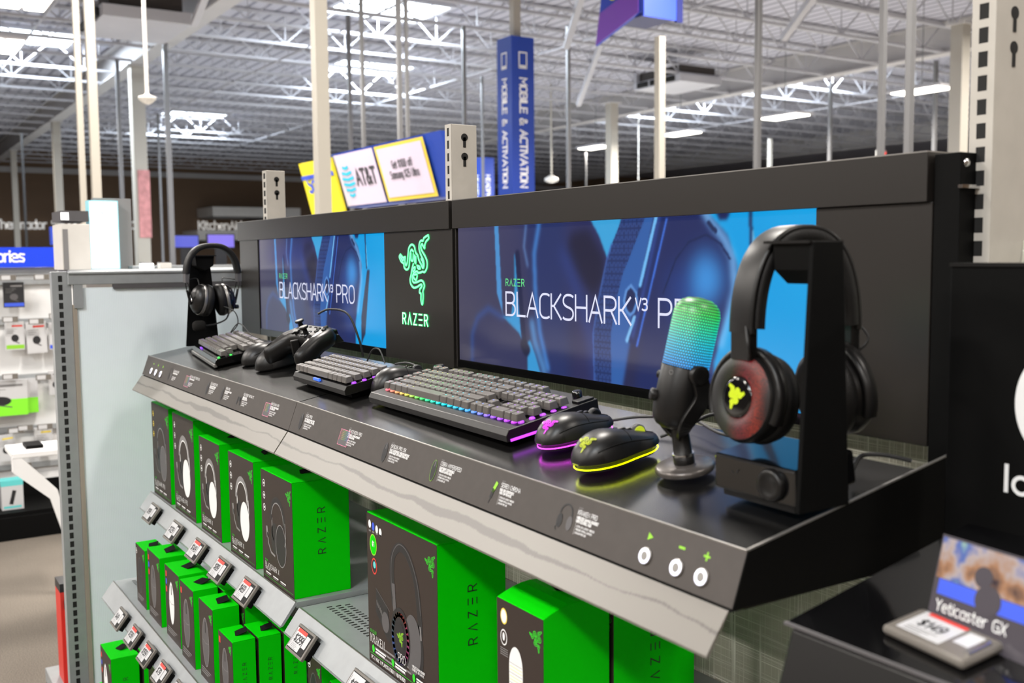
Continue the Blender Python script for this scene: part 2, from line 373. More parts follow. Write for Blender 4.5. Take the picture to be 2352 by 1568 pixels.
# ---------------------------------------------------------------- single-stroke lettering
G = {
 'A': (.6, [[(0, 0), (.3, 1), (.6, 0)], [(.11, .36), (.49, .36)]]), 'B': (.55, [[(0, 0), (0, 1), (.38, 1), (.5, .88), (.5, .64), (.38, .53), (0, .53)], [(.38, .53), (.55, .4), (.55, .14), (.4, 0), (0, 0)]]),
 'C': (.5, [[(.5, .95), (.4, 1), (.15, 1), (0, .82), (0, .18), (.15, 0), (.4, 0), (.5, .05)]]), 'D': (.55, [[(0, 0), (0, 1), (.36, 1), (.55, .8), (.55, .2), (.36, 0), (0, 0)]]),
 'E': (.48, [[(.48, 1), (0, 1), (0, 0), (.48, 0)], [(0, .52), (.42, .52)]]), 'F': (.46, [[(.46, 1), (0, 1), (0, 0)], [(0, .52), (.4, .52)]]),
 'G': (.55, [[(.52, .95), (.4, 1), (.15, 1), (0, .82), (0, .18), (.15, 0), (.55, 0), (.55, .48), (.32, .48)]]), 'H': (.55, [[(0, 0), (0, 1)], [(.55, 0), (.55, 1)], [(0, .52), (.55, .52)]]),
 'I': (.02, [[(0, 0), (0, 1)]]), 'J': (.4, [[(.4, 1), (.4, .15), (.28, 0), (.1, 0), (0, .1)]]), 'K': (.52, [[(0, 0), (0, 1)], [(.5, 1), (.14, .52), (.52, 0)], [(0, .52), (.14, .52)]]),
 'L': (.46, [[(0, 1), (0, 0), (.46, 0)]]), 'M': (.68, [[(0, 0), (0, 1), (.34, .4), (.68, 1), (.68, 0)]]), 'N': (.56, [[(0, 0), (0, 1), (.56, 0), (.56, 1)]]),
 'O': (.56, [[(.15, 0), (0, .18), (0, .82), (.15, 1), (.41, 1), (.56, .82), (.56, .18), (.41, 0), (.15, 0)]]), 'P': (.52, [[(0, 0), (0, 1), (.38, 1), (.52, .86), (.52, .6), (.38, .46), (0, .46)]]),
 'Q': (.56, [[(.15, 0), (0, .18), (0, .82), (.15, 1), (.41, 1), (.56, .82), (.56, .18), (.41, 0), (.15, 0)], [(.36, .2), (.58, -.06)]]), 'R': (.54, [[(0, 0), (0, 1), (.38, 1), (.52, .86), (.52, .62), (.38, .48), (0, .48)], [(.3, .48), (.54, 0)]]),
 'S': (.5, [[(.48, .94), (.38, 1), (.13, 1), (0, .86), (0, .66), (.12, .54), (.38, .46), (.5, .34), (.5, .14), (.37, 0), (.1, 0), (0, .06)]]), 'T': (.52, [[(0, 1), (.52, 1)], [(.26, 1), (.26, 0)]]),
 'U': (.55, [[(0, 1), (0, .15), (.14, 0), (.41, 0), (.55, .15), (.55, 1)]]), 'V': (.58, [[(0, 1), (.29, 0), (.58, 1)]]), 'W': (.8, [[(0, 1), (.2, 0), (.4, .8), (.6, 0), (.8, 1)]]),
 'X': (.54, [[(0, 0), (.54, 1)], [(0, 1), (.54, 0)]]), 'Y': (.54, [[(0, 1), (.27, .5), (.54, 1)], [(.27, .5), (.27, 0)]]), 'Z': (.5, [[(0, 1), (.5, 1), (0, 0), (.5, 0)]]),
 '0': (.5, [[(.12, 0), (0, .18), (0, .82), (.12, 1), (.38, 1), (.5, .82), (.5, .18), (.38, 0), (.12, 0)]]), '1': (.22, [[(0, .8), (.2, 1), (.2, 0)]]),
 '2': (.5, [[(0, .86), (.12, 1), (.38, 1), (.5, .85), (.5, .64), (0, 0), (.5, 0)]]), '3': (.5, [[(0, .95), (.12, 1), (.36, 1), (.48, .87), (.48, .66), (.36, .54), (.18, .54)], [(.36, .54), (.5, .4), (.5, .14), (.36, 0), (.12, 0), (0, .06)]]),
 '4': (.52, [[(.4, 0), (.4, 1), (0, .3), (.52, .3)]]), '5': (.5, [[(.46, 1), (.04, 1), (.02, .55), (.34, .58), (.5, .44), (.5, .14), (.36, 0), (.1, 0), (0, .06)]]),
 '6': (.5, [[(.46, 1), (.2, .95), (0, .6), (0, .16), (.12, 0), (.38, 0), (.5, .14), (.5, .4), (.38, .54), (.12, .54), (0, .4)]]), '7': (.48, [[(0, 1), (.48, 1), (.16, 0)]]),
 '8': (.5, [[(.14, .54), (.02, .66), (.02, .88), (.14, 1), (.36, 1), (.48, .88), (.48, .66), (.36, .54), (.14, .54), (0, .4), (0, .14), (.14, 0), (.36, 0), (.5, .14), (.5, .4), (.36, .54)]]),
 '9': (.5, [[(.5, .56), (.38, .44), (.12, .44), (0, .58), (0, .86), (.12, 1), (.38, 1), (.5, .86), (.5, .4), (.3, .04), (.06, 0)]]),
 '$': (.5, [[(.48, .86), (.13, .9), (0, .75), (.12, .54), (.38, .46), (.5, .3), (.37, .1), (0, .14)], [(.25, 1.05), (.25, -.05)]]), '#': (.5, [[(.15, 0), (.2, 1)], [(.35, 0), (.4, 1)], [(0, .35), (.5, .35)], [(.03, .68), (.53, .68)]]),
 '&': (.6, [[(.6, 0), (.1, .75), (.2, 1), (.36, .95), (.38, .75), (0, .3), (.1, 0), (.35, 0), (.58, .4)]]), '-': (.3, [[(0, .45), (.3, .45)]]), '|': (.02, [[(0, -.05), (0, 1)]]), '.': (.02, [[(0, 0), (0, .06)]]), '*': (.3, [[(0, .7), (.3, .9)], [(0, .9), (.3, .7)], [(.15, .65), (.15, .98)]]),
 '^': (.56, [[(0, 0), (.28, 1), (.56, 0)]]), '=': (.5, [[(0, 1), (.5, 1)], [(0, .5), (.5, .5)], [(0, 0), (.5, 0)]]), '+': (.4, [[(0, .5), (.4, .5)], [(.2, .7), (.2, .3)]]),
 'a': (.45, [[(.45, .7), (.45, 0), (.12, 0), (0, .15), (0, .52), (.12, .7), (.45, .7)]]), 'e': (.45, [[(0, .36), (.45, .36), (.45, .55), (.33, .7), (.12, .7), (0, .55), (0, .15), (.12, 0), (.42, 0)]]),
 'h': (.42, [[(0, 0), (0, 1.05)], [(0, .55), (.12, .7), (.3, .7), (.42, .55), (.42, 0)]]), 'i': (.02, [[(0, 0), (0, .68)], [(0, .9), (0, .96)]]), 'c': (.4, [[(.4, .68), (.12, .7), (0, .55), (0, .15), (.12, 0), (.4, .02)]]),
 'd': (.45, [[(.45, 1.05), (.45, 0), (.12, 0), (0, .15), (0, .52), (.12, .7), (.45, .7)]]), 'g': (.45, [[(.45, 0), (.12, 0), (0, .15), (0, .52), (.12, .7), (.45, .7), (.45, -.15), (.33, -.3), (.05, -.3)]]),
 'l': (.02, [[(0, 0), (0, 1.05)]]), 'm': (.7, [[(0, 0), (0, .7)], [(0, .58), (.1, .7), (.25, .7), (.35, .58), (.35, 0)], [(.35, .58), (.45, .7), (.6, .7), (.7, .58), (.7, 0)]]), 'n': (.42, [[(0, 0), (0, .7)], [(0, .55), (.12, .7), (.3, .7), (.42, .55), (.42, 0)]]),
 'o': (.46, [[(.12, 0), (0, .15), (0, .55), (.12, .7), (.34, .7), (.46, .55), (.46, .15), (.34, 0), (.12, 0)]]), 'r': (.28, [[(0, 0), (0, .7)], [(0, .5), (.12, .68), (.28, .7)]]), 's': (.4, [[(.38, .66), (.1, .7), (0, .55), (.1, .38), (.3, .34), (.4, .18), (.3, 0), (0, .04)]]),
 't': (.3, [[(.1, .95), (.1, .12), (.2, 0), (.3, 0)], [(0, .68), (.3, .68)]]), 'u': (.42, [[(0, .7), (0, .15), (.12, 0), (.42, 0), (.42, .7)]]), 'f': (.3, [[(.3, 1.05), (.15, 1.0), (.1, .85), (.1, 0)], [(0, .68), (.28, .68)]]),
 ' ': (.3, []),
}
def soften(st):
    # rounds the shallow corners of a stroke, keeps the sharp ones
    out = [st[0]]
    for a, b, c in zip(st, st[1:], st[2:]):
        u = (b[0] - a[0], b[1] - a[1]); v = (c[0] - b[0], c[1] - b[1]); lu = math.hypot(*u); lv = math.hypot(*v)
        ca = (u[0] * v[0] + u[1] * v[1]) / (lu * lv + 1e-9)
        if ca > .45:
            k = min(.42, .12 / lu), min(.42, .12 / lv)
            p0 = (b[0] - u[0] * k[0], b[1] - u[1] * k[0]); p2 = (b[0] + v[0] * k[1], b[1] + v[1] * k[1])
            for t in (0, .25, .5, .75, 1): out.append(tuple((1 - t) ** 2 * p0[i] + 2 * t * (1 - t) * b[i] + t * t * p2[i] for i in (0, 1)))
        else: out.append(b)
    out.append(st[-1]); return out
def text(mb, s, o, xd, yd, h, w, m, sp=.2, asp=1.0, n=None, off=0.0, th=0.0, center=False):
    """letters of height h starting at o, running along xd, upright along yd"""
    o = Vector(o); xd = Vector(xd).normalized(); yd = Vector(yd).normalized()
    N_ = xd.cross(yd) if n is None else Vector(n)
    tot = sum(G[c][0] * asp + sp for c in s) - sp
    x = -tot / 2 if center else 0.0; si = 0
    for c in s:
        gw, strokes = G[c]
        for st in strokes:
            st = soften(st) if h > .008 else st
            pts = [o + xd * (x + p[0] * asp) * h + yd * p[1] * h for p in st]
            si += 1; mb.stroke(pts, w, m, N_, off + w * .012 * (si % 3), th)
        x += gw * asp + sp
    return (tot) * h
LOGO = [[(-0.451,0.223),(-0.476,0.191),(-0.415,0.122),(-0.332,0.09),(-0.318,0.032),(-0.238,-0.001),(-0.163,0.038),(-0.134,0.158),(-0.11,0.252),(-0.067,0.299),(-0.012,0.272)],[(-0.439,0.228),(-0.347,0.18),(-0.282,0.19),(-0.291,0.127),(-0.259,0.064),(-0.216,0.106),(-0.184,0.232),(-0.153,0.326),(-0.064,0.376),(0.025,0.344),(0.062,0.261),(0.131,0.209),(0.162,0.147),(0.226,0.086)],[(-0.44,0.202),(-0.361,0.138),(-0.317,0.175)],[(0.467,0.5),(0.476,0.454),(0.4,0.415),(0.355,0.36),(0.349,0.318),(0.301,0.351),(0.269,0.377),(0.231,0.341),(0.266,0.28),(0.35,0.208),(0.416,0.127),(0.413,0.035),(0.342,-0.031),(0.277,-0.027),(0.222,-0.037),(0.144,-0.046),(0.09,-0.023),(-0.013,-0.06),(-0.036,-0.081)],[(0.446,0.5),(0.337,0.467),(0.303,0.427),(0.238,0.428),(0.186,0.383),(0.179,0.301),(0.231,0.219),(0.304,0.137),(0.319,0.066),(0.289,0.025),(0.226,0.086)],[(-0.019,0.085),(-0.067,0.002),(-0.092,-0.071),(-0.129,-0.145),(-0.109,-0.218),(-0.02,-0.268),(0.092,-0.256),(0.215,-0.217),(0.247,-0.242),(0.18,-0.29),(0.167,-0.337),(0.211,-0.356),(0.208,-0.439),(0.228,-0.5),(0.26,-0.499),(0.282,-0.385),(0.278,-0.313),(0.324,-0.241),(0.293,-0.18),(0.217,-0.158),(0.095,-0.183),(-0.017,-0.19),(-0.056,-0.144),(-0.036,-0.081),(0.099,-0.069)],[(-0.092,0.242),(-0.084,0.148),(-0.028,0.137),(-0.013,0.231)],[(0.031,0.21),(0.028,0.127),(0.061,0.101),(0.064,0.189)],[(-0.023,-0.029),(-0.032,0.013),(0.036,0.039),(0.023,-0.008),(-0.023,-0.029)],[(0.104,0.06),(0.135,0.019),(0.202,0.019),(0.17,0.05),(0.104,0.06)],[(0.24,0.163),(0.292,0.106),(0.296,0.035)],[(-0.036,-0.081),(-0.004,-0.127),(0.063,-0.152),(0.098,-0.1)]]
def logo(mb, o, xd, yd, h, w, m, asp=1.0, n=None, off=0.0, th=0.0):
    o = Vector(o); xd = Vector(xd).normalized(); yd = Vector(yd).normalized(); N_ = xd.cross(yd) if n is None else Vector(n)
    for L_ in LOGO:
        if h > .02: L_ = smooth_path(L_, 4)
        mb.stroke([o + xd * p[0] * h * asp + yd * p[1] * h for p in L_], w, m, N_, off, th)
def smooth_path(pts, k=6):
    P = [Vector(p) for p in pts]; out = []
    for i in range(len(P) - 1):
        a, b, c, d_ = P[max(i - 1, 0)], P[i], P[i + 1], P[min(i + 2, len(P) - 1)]
        for j in range(k):
            t = j / k
            out.append(tuple(0.5 * ((2 * b) + (c - a) * t + (2 * a - 5 * b + 4 * c - d_) * t * t + (3 * b - a - 3 * c + d_) * t ** 3)))
    out.append(tuple(P[-1])); return out

# ---------------------------------------------------------------- the building shell
def struct(name, mb, **k):
    return mb.build(name, kind='structure', **k)
struct('floor', MB().box(-5.6, 13, -13, 2.4, FLOOR - .05, FLOOR, 'carpet'))
struct('floor', MB().box(-46.2, -5.6, -13, 44, FLOOR - .05, FLOOR, 'bounce_floor').box(-5.6, 13, 2.4, 44, FLOOR - .05, FLOOR, 'bounce_floor'))
struct('ceiling', MB().box(-46.2, 13, -13, 44, CEIL, CEIL + .05, 'decking'))
struct('wall_left', MB().box(-46.2, -46, -13, 44, FLOOR, CEIL, 'brown'))
wl = struct('wall_back', MB().box(-46, 13, 43, 43.2, FLOOR, 2.9, mat('maroon_brown_wall', sr(118, 86, 76), .8)).box(-46, 13, 43.01, 43.2, 2.9, CEIL, mat('beige_upper_wall', sr(150, 140, 128), .8)))
struct('wall_right', MB().box(13, 13.2, -13, 44, FLOOR, CEIL, 'brown'))
struct('wall_front', MB().box(-46, 13, -13.2, -13, FLOOR, CEIL, mat('dark_brown_front_wall', sr(58, 48, 42), .8)))
trim = MB()
trim.box(-46, -45.9, -9, 43, 4.02, 4.25, 'girder')
struct('trim_1', trim)
# girders along the store and columns under them
gi = 0
for gy in (4.45, 18.2, 32.0):
    g = thing('roof_girder', {4.45: 'painted grey steel roof girder on square columns, nearest on the left', 18.2: 'painted grey steel roof girder crossing behind the tall poles on the right', 32.0: 'farthest grey steel roof girder near the back wall'}[gy], 'girder', (-20, gy, 4.3))
    MB().box(-26, 24, -.16, .16, 0, .04, 'girder').build('bottom_flange', g)
    MB().box(-26, 24, -.03, .03, .04, .62, 'girder').build('web', g)
    MB().box(-26, 24, -.16, .16, .60, .64, 'girder').build('top_flange', g)
for (cx, cy, w) in ((-20.4, 4.45, .27), (-30.3, 4.45, .22), (-39.5, 4.45, .2), (-9.16, 15.9, .24), (-19.5, 16.3, .24)):
    top = 4.3
    lab = {(-20.4): 'broad cream roof column with a narrow pink poster, left of the pendant sensor', (-30.3): 'cream roof column behind the grey camera kiosk on the left', (-39.5): 'distant slim cream roof column at the far left beside the script sign', (-9.16): 'thick white roof column seen just left of the big slotted upright', (-19.5): 'grey roof column to the right of the tall blue sign'}[cx]
    c = thing('roof_column', lab, 'column', (cx, cy, FLOOR))
    MB().box(-w / 2, w / 2, -w / 2, w / 2, 0, top - FLOOR, 'cream').build('shaft', c, bevel=.01)
    MB().box(-w * .8, w * .8, -w * .8, w * .8, top - FLOOR - .03, top - FLOOR, 'girder').build('cap_plate', c)
    if cx == -20.4:
        MB().box(w / 2, w / 2 + .02, -.08, .16, 2.0, 3.4, mat('pink_poster', sr(190, 130, 130), .5, noise=.25, nscale=8)).build('poster', c)
# open web joists
def joist_mb(L_, n):
    mb = MB(); z0, z1 = 0.0, .60
    for sx in (-.03, .03):
        mb.box(sx - .018, sx + .018, 0, L_, z0, z0 + .045, 'roof'); mb.box(sx - .018, sx + .018, 0, L_, z1 - .045, z1, 'roof')
    st = L_ / n
    for i in range(n):
        a = i * st
        mb.bar((0, a, z1 - .02), (0, a + st / 2, z0 + .03), .022, .022, 'roof'); mb.bar((0, a + st / 2, z0 + .03), (0, a + st, z1 - .02), .022, .022, 'roof')
        mb.bar((0, a + st / 2, z0 + .03), (0, a + st / 2, z1 - .02), .016, .016, 'roof')
    return mb
j0 = joist_mb(13.5, 11).build('roof_joist')
JL = 'white open web steel joist under the ribbed roof deck'
tag(j0, JL, 'joist', 'open web joists under the roof'); j0.location = (3.2, 4.6, 4.33)
for row, y0, xs in ((0, -9.2, range(0, 26)), (1, 4.6, range(1, 34)), (2, 18.35, range(0, 34))):
    for i in xs:
        j = j0.copy(); COL.objects.link(j); j.location = (3.2 - i * 1.37 * (1.0 + .004 * i), y0, 4.33)
# horizontal bridging rods, one per line
for k, by in enumerate((2.2, 6.9, 11.2, 22.5)):
    tag(MB().bar((4, by, 4.36), (-44, by, 4.36), .03, .03, 'roof').build('bridging_rod'), 'thin white bridging rod tying the roof joists together', 'rod', 'bridging rods across the joists')
# diagonal kicker braces between girders and joists
for k, (a, b, lab) in enumerate((((-11.3, 3.6, 4.5), (-14.2, 3.9, 3.9), 'grey diagonal duct brace at the top left under the roof'), ((-11.0, 9.0, 4.4), (-12.3, 9.6, 3.8), 'pale diagonal brace hanging under the joists left of the blue sign'), ((-8.2, 11.4, 4.4), (-9.6, 11.9, 3.7), 'pale diagonal brace hanging right of the tall white post'), ((-14.6, 12.3, 4.9), (-16.4, 12.9, 3.6), 'short pale diagonal brace below the joists beside the blue sign'))):
    tag(MB().bar(a, b, .10, .10, 'roof').build('diagonal_brace', bevel=.005), lab, 'brace')
# big ceiling duct / air handler (upper left) and a second farther right
def air_unit(loc, s, lab):
    t = thing('air_handler', lab, 'air handler', loc)
    MB().box(-1.0 * s, 1.0 * s, -.75 * s, .75 * s, .25 * s, .55 * s, mat('duct_dark', sr(48, 42, 38), .6)).build('insulated_duct', t)
    MB().box(-1.15 * s, 1.15 * s, -.9 * s, .9 * s, 0, .25 * s, 'roof').box(-1.15 * s, -1.0 * s, -.9 * s, .9 * s, .25 * s, .55 * s, 'roof').build('casing', t, bevel=.01)
    for k in range(3): MB().box(-.9 * s + k * .65 * s, -.4 * s + k * .65 * s, -.97 * s, -.9 * s, .04 * s, .2 * s, 'slot').build('grille', t)
air_unit((-15.6, 3.35, 4.0), .75, 'boxed white air handler with dark duct beside the girder, upper left')
air_unit((-16.2, 15.6, 4.15), .7, 'boxed grey air handler with dark duct under the roof right of the blue sign')
# high-bay lamps: the housings of the lights set at the top
FIX = [(-14.0, 16.8), (-10.2, 16.3), (-21.1, 17.0), (-17.5, 16.9), (-11.3, 1.15), (-14.3, 1.2)]
for k, (lx, ly) in enumerate(LAMPS + FIX):
    if k >= len(LAMPS):
        z = 3.32; lab = ['bright high-bay lamp directly under the far skylight on the right', 'bright high-bay lamp left of the thick white column', 'bright high-bay lamp seen low beside the grey column right of the blue sign', 'bright high-bay lamp behind the tall white post', 'bright twin high-bay lamp at the very top left corner', 'bright twin high-bay lamp on the left edge below the corner one'][k - len(LAMPS)]
        grp = None
    else: z = 4.15; lab = 'rectangular high-bay lamp hung in a row under the roof joists'; grp = 'rows of high-bay lamps'
    t = thing('high_bay_lamp', lab, 'ceiling lamp', (lx, ly, z), group=grp)
    MB().box(-.58, .58, -.28, .28, .0, .05, 'roof').build('housing', t, bevel=.01)
    MB().box(-.50, .50, -.24, -.03, -.022, -.002, 'lampglow').build('diffuser', t)
    MB().box(-.50, .50, .03, .24, -.022, -.002, 'lampglow').build('diffuser', t)
    MB().cyl((0, 0, .05), (0, 0, CEIL - z - .02), .008, m='pole', n=6).build('hanging_rod', t)
# skylights
for k, (sx, sy, lab) in enumerate(((-15.6, 7.9, 'bright skylight behind joists, upper middle'), (-21.2, 10.1, 'bright skylight behind joists, just below the upper middle one'), (-31.5, 8.7, 'bright skylight far off between the poles on the left'), (-21.5, 2.5, 'bright skylight at the left edge above the long girder'), (-15.5, 19.5, 'bright skylight on the right between two slim posts'), (-20.2, 19.4, 'bright skylight behind the lamp by the tall white post'))):
    t = thing('skylight', lab, 'skylight', (sx, sy, CEIL - .06))
    MB().box(-.75, .75, -.95, .95, 0, .02, 'skyglow').build('pane', t)
    MB().box(-.85, -.75, -1.05, 1.05, -.02, .05, 'roof').box(.75, .85, -1.05, 1.05, -.02, .05, 'roof').box(-.75, .75, -1.05, -.95, -.02, .05, 'roof').box(-.75, .75, .95, 1.05, -.02, .05, 'roof').build('curb', t)
    area_lamp(sx, sy, CEIL - .1, 1.4, 1.8, 800, (.8, .9, 1.0), 'skylight_or_added_fill')
# slim poles and conduits
POLES = [(-17.86, 4.40, .09, 4.3, 'pole', 'dark grey pole just right of the pendant sensor'), (-19.95, 3.98, .075, 4.3, 'pole', 'thin grey pole just left of the poster column'),
 (-13.78, 8.46, .06, 4.3, 'pole', 'thin grey pole left of the tall blue sign'), (-12.85, 10.04, .06, 4.3, 'pole', 'thin blue-grey pole right of the tall blue sign'), (-14.5, 18.89, .075, 4.3, 'pole', 'slim grey pole crossing the right skylight'),
 (-11.54, 18.64, .075, 4.3, 'pole', 'slim grey pole just left of the thick white column'), (-14.06, 6.41, .06, 4.3, 'pole', 'grey pole right beside the broad cream post'), (-21.46, 16.92, .05, 3.2, 'rubber', 'black pole right of the tall blue sign'),
 (-19.0, 21.7, .10, 3.6, 'cream', 'short cream pole far off right of the tall white post'), (-17.86, 11.31, .05, 4.3, 'pole', 'thin grey conduit rising above the smaller blue sign'), (-27.4, 6.61, .06, 4.3, 'pole', 'distant faint pole between the poster column and the dark pole'),
 (-7.90, 1.05, .052, CEIL, 'cream', 'slim white power pole, leftmost of the pair at upper left'), (-7.83, 1.15, .075, CEIL, 'cream', 'cream power pole standing behind the lit white panel'), (-4.79, 2.05, .093, CEIL, 'cream', 'broad cream post rising behind the left screen'),
 (-9.34, 4.47, .042, CEIL, 'pole', 'slim grey pole above the phone poster sign'), (-8.18, 4.37, .05, CEIL, 'pole', 'slim grey pole, left one of the close pair'), (-9.05, 4.91, .042, CEIL, 'pole', 'slim grey pole, right one of the close pair'),
 (-8.14, 8.05, .10, 3.05, 'cream', 'tall white post under the purple and blue sign'), (-6.01, 7.58, .06, CEIL, 'pole', 'slim silver post between the tall white post and the right skylight'), (-3.98, 7.0, .052, CEIL, 'pole', 'slim silver pole right of the red exit sign'), (-3.21, 6.33, .055, CEIL, 'pole', 'slim pale pole nearest the thick white column on its left'),
 (-24.0, 2.7, .05, 3.2, 'rubber', 'black pole far off at the left behind the cream column'), (-26.0, 5.6, .07, 3.0, 'rubber', 'black pole far off left of the poster column')]
for (px, py, w, top, m, lab) in POLES:
    t = thing('pole', lab, 'pole', (px, py, FLOOR))
    MB().box(-w / 2, w / 2, -w / 2, w / 2, 0, top - FLOOR, m).build('shaft', t, bevel=.004)
    MB().box(-w * .65, w * .65, -w * .65, w * .65, 0, .02, m).build('foot_plate', t)
t = thing('pendant_sensor', 'white cone shaped sensor hanging on a white rod, upper left', 'sensor', (-7.49, 1.54, 1.70))
MB().cyl((0, 0, .02), (0, 0, CEIL - 1.72), .017, m='white', n=10).build('rod', t)
MB().lathe((0, 0, -.05), (0, 0, 1), [(0, .004), (.01, .03), (.035, .06), (.05, .075), (.07, .075), (.085, .025), (.1, .02)], 'white', 20).build('head', t)
t = thing('pendant_sensor', 'small white ceiling sensor on a thin rod, low right of the blue sign', 'sensor', (-21.0, 15.4, 2.37))
MB().cyl((0, 0, .05), (0, 0, CEIL - 2.37), .025, m='cream', n=8).build('rod', t); MB().lathe((0, 0, -.1), (0, 0, 1), [(0, .05), (.05, .18), (.12, .2), (.2, .06)], 'white', 16).build('head', t)
# exit signs
for (ex, ey, ez, lab) in ((-13.6, 19.6, 2.55, 'small red lit exit sign hung between posts on the right'), (-22.0, 19.3, 2.20, 'tiny red lit exit sign low beside the grey column')):
    t = thing('exit_sign', lab, 'exit sign', (ex, ey, ez))
    MB().box(-.02, .02, -.17, .17, -.12, .12, 'white').build('case', t)
    mb = MB(); text(mb, 'EXIT', (.022, -.13, -.07), (0, 1, 0), (0, 0, 1), .14, .028, 'exitred', .16); mb.box(.02, .0205, -.16, .16, -.11, .11, mat('exit_back', (.3, .02, .02), .4, emit=(1, .1, .1), es=.35)); mb.build('lettering', t)
    MB().cyl((0, 0, .12), (0, 0, CEIL - ez), .012, m='white', n=6).build('stem', t)

# ---------------------------------------------------------------- hanging and standing signs
def column_sign(loc, w, h, lab, words, icon=True):
    t = thing('column_sign', lab, 'sign', loc)
    MB().box(-w / 2, w / 2, -w / 2, w / 2, 0, h, 'bluesign').build('sleeve', t)
    mb = MB(); hh = w * .30
    for face in (0, 1):
        if face == 0: o0 = Vector((0, -w / 2 - .003, 0)); rt = Vector((1, 0, 0)); n = (0, -1, 0)
        else: o0 = Vector((w / 2 + .003, 0, 0)); rt = Vector((0, 1, 0)); n = (1, 0, 0)
        # words run downwards: letters' right is down, letters' up is to the viewer's right
        text(mb, words, o0 - rt * hh * .45 + Vector((0, 0, h * .76)), (0, 0, -1), rt, hh, hh * .2, 'signtext', .18, 1.2, n)
        if icon:
            a = [(-.5, .0), (.5, .0), (.5, 1.5), (-.5, 1.5), (-.5, .0)]
            mb.stroke([o0 + rt * p[0] * hh * 1.1 + Vector((0, 0, h * .82 + p[1] * hh * 1.25)) for p in a], hh * .16, 'signtext', n)
            mb.stroke([o0 + rt * p[0] * hh * 1.1 + Vector((0, 0, h * .82 + p[1] * hh * 1.25)) for p in ((-.4, .15), (.4, .15))], hh * .3, 'signtext', n)
    mb.build('lettering', t)
    return t
t = column_sign((-11.12, 7.8, 1.0), .40, 2.53, 'tall square blue column sign reading MOBILE & ACTIVATION', 'MOBILE & ACTIVATION')
MB().box(-.06, .06, -.06, .06, 2.53, CEIL - 1.02, 'cream').build('post', t)
MB().box(-.07, .07, -.07, .07, FLOOR - 1.0, .0, 'cream').build('lower_post', t)
t = column_sign((-22.4, 14.1, 1.0), .42, 2.0, 'smaller distant blue column sign left of the tall blue one', 'HEADPHONES', False)
MB().box(-.06, .06, -.06, .06, FLOOR - 1.0, 0, 'cream').build('post', t)
# kiosk header with two posters, tilted forwards
t = thing('kiosk_sign', 'tilted blue header sign with two white phone posters above the left screen', 'sign', (-5.95, 3.13, .76))
lean = lambda y, z: (y - (z / .45) * .133, z)
def tilted(mb, x0, x1, z0, z1, y, m):
    a = lean(y, z0); b = lean(y, z1); mb.poly([(x0, a[0], a[1]), (x1, a[0], a[1]), (x1, b[0], b[1]), (x0, b[0], b[1])], m)
mb = MB(); a = lean(.02, -.01); b = lean(.02, .47)
mb.prism([(a[0], a[1]), (a[0] + .18, a[1]), (b[0] + .18, b[1]), (b[0], b[1])], 'x', -.95, 1.12, 'bluesign'); mb.build('header_body', t)
mb = MB(); tilted(mb, -.86, -.05, .0, .45, 0.0, 'lilac'); 
o0 = Vector((-.68, lean(-.004, .2)[0], .2)); up = Vector((0, -.133, .45)).normalized(); n = Vector((1, 0, 0)).cross(up)
for k in range(6):
    zz = .14 - k * .05; ww = (.05, .09, .11, .11, .09, .05)[k]
    mb.stroke([o0 + Vector((-ww + .02 * k * 0, 0, 0)) + up * zz, o0 + Vector((0, 0, 0)) + up * (zz - .012), o0 + Vector((ww, 0, 0)) + up * zz], .026, 'attblue', n)
text(mb, 'AT&T', o0 + Vector((.17, 0, 0)) + up * -.03, (1, 0, 0), up, .13, .026, mat('poster_ink', sr(60, 60, 66), .5), .16, 1.15, n)
mb.build('carrier_poster', t)
mb = MB(); tilted(mb, -.01, .86, .0, .45, 0.0, 'pyel'); tilted(mb, .03, .82, .03, .425, -.004, 'lilac')
o0 = Vector((.42, lean(-.008, .2)[0], .2))
for k, (s_, hh) in enumerate((('Get $1100 off', .058), ('Samsung $25 Ultra', .058))):
    s_ = s_.replace('G', 'G').replace('U', 'U')
    text(mb, s_, o0 + up * (.06 - .085 * k), (1, 0, 0), up, hh, .009, 'poster_ink' if 'poster_ink' in M else MATS['poster_ink'], .16, .85, n, center=True)
mb.build('phone_poster', t)
MB().box(-.03, .03, .18, .24, FLOOR - .76, .35, 'cream').build('post', t); MB().box(.85, .91, .18, .24, FLOOR - .76, .35, 'cream').build('post', t)
t = thing('kiosk_sign', 'yellow and blue board partly hidden behind the broad cream post', 'sign', (-7.25, 3.1, .70))
mb = MB(); mb.prism([(0, 0), (.03, 0), (-.1, .5), (-.13, .5)], 'x', -.35, .42, 'yellow'); mb.build('board', t)
mb = MB(); text(mb, 'Sale', (-.2, -.075, .22), (1, 0, 0), up, .14, .03, 'pblue', .16, 1.1, n); mb.stroke([(-.34, -.10, .36), (.4, -.10, .36)], .04, 'pblue', n); mb.build('print', t)
MB().box(-.03, .03, .1, .16, FLOOR - .70, .5, 'cream').build('post', t)
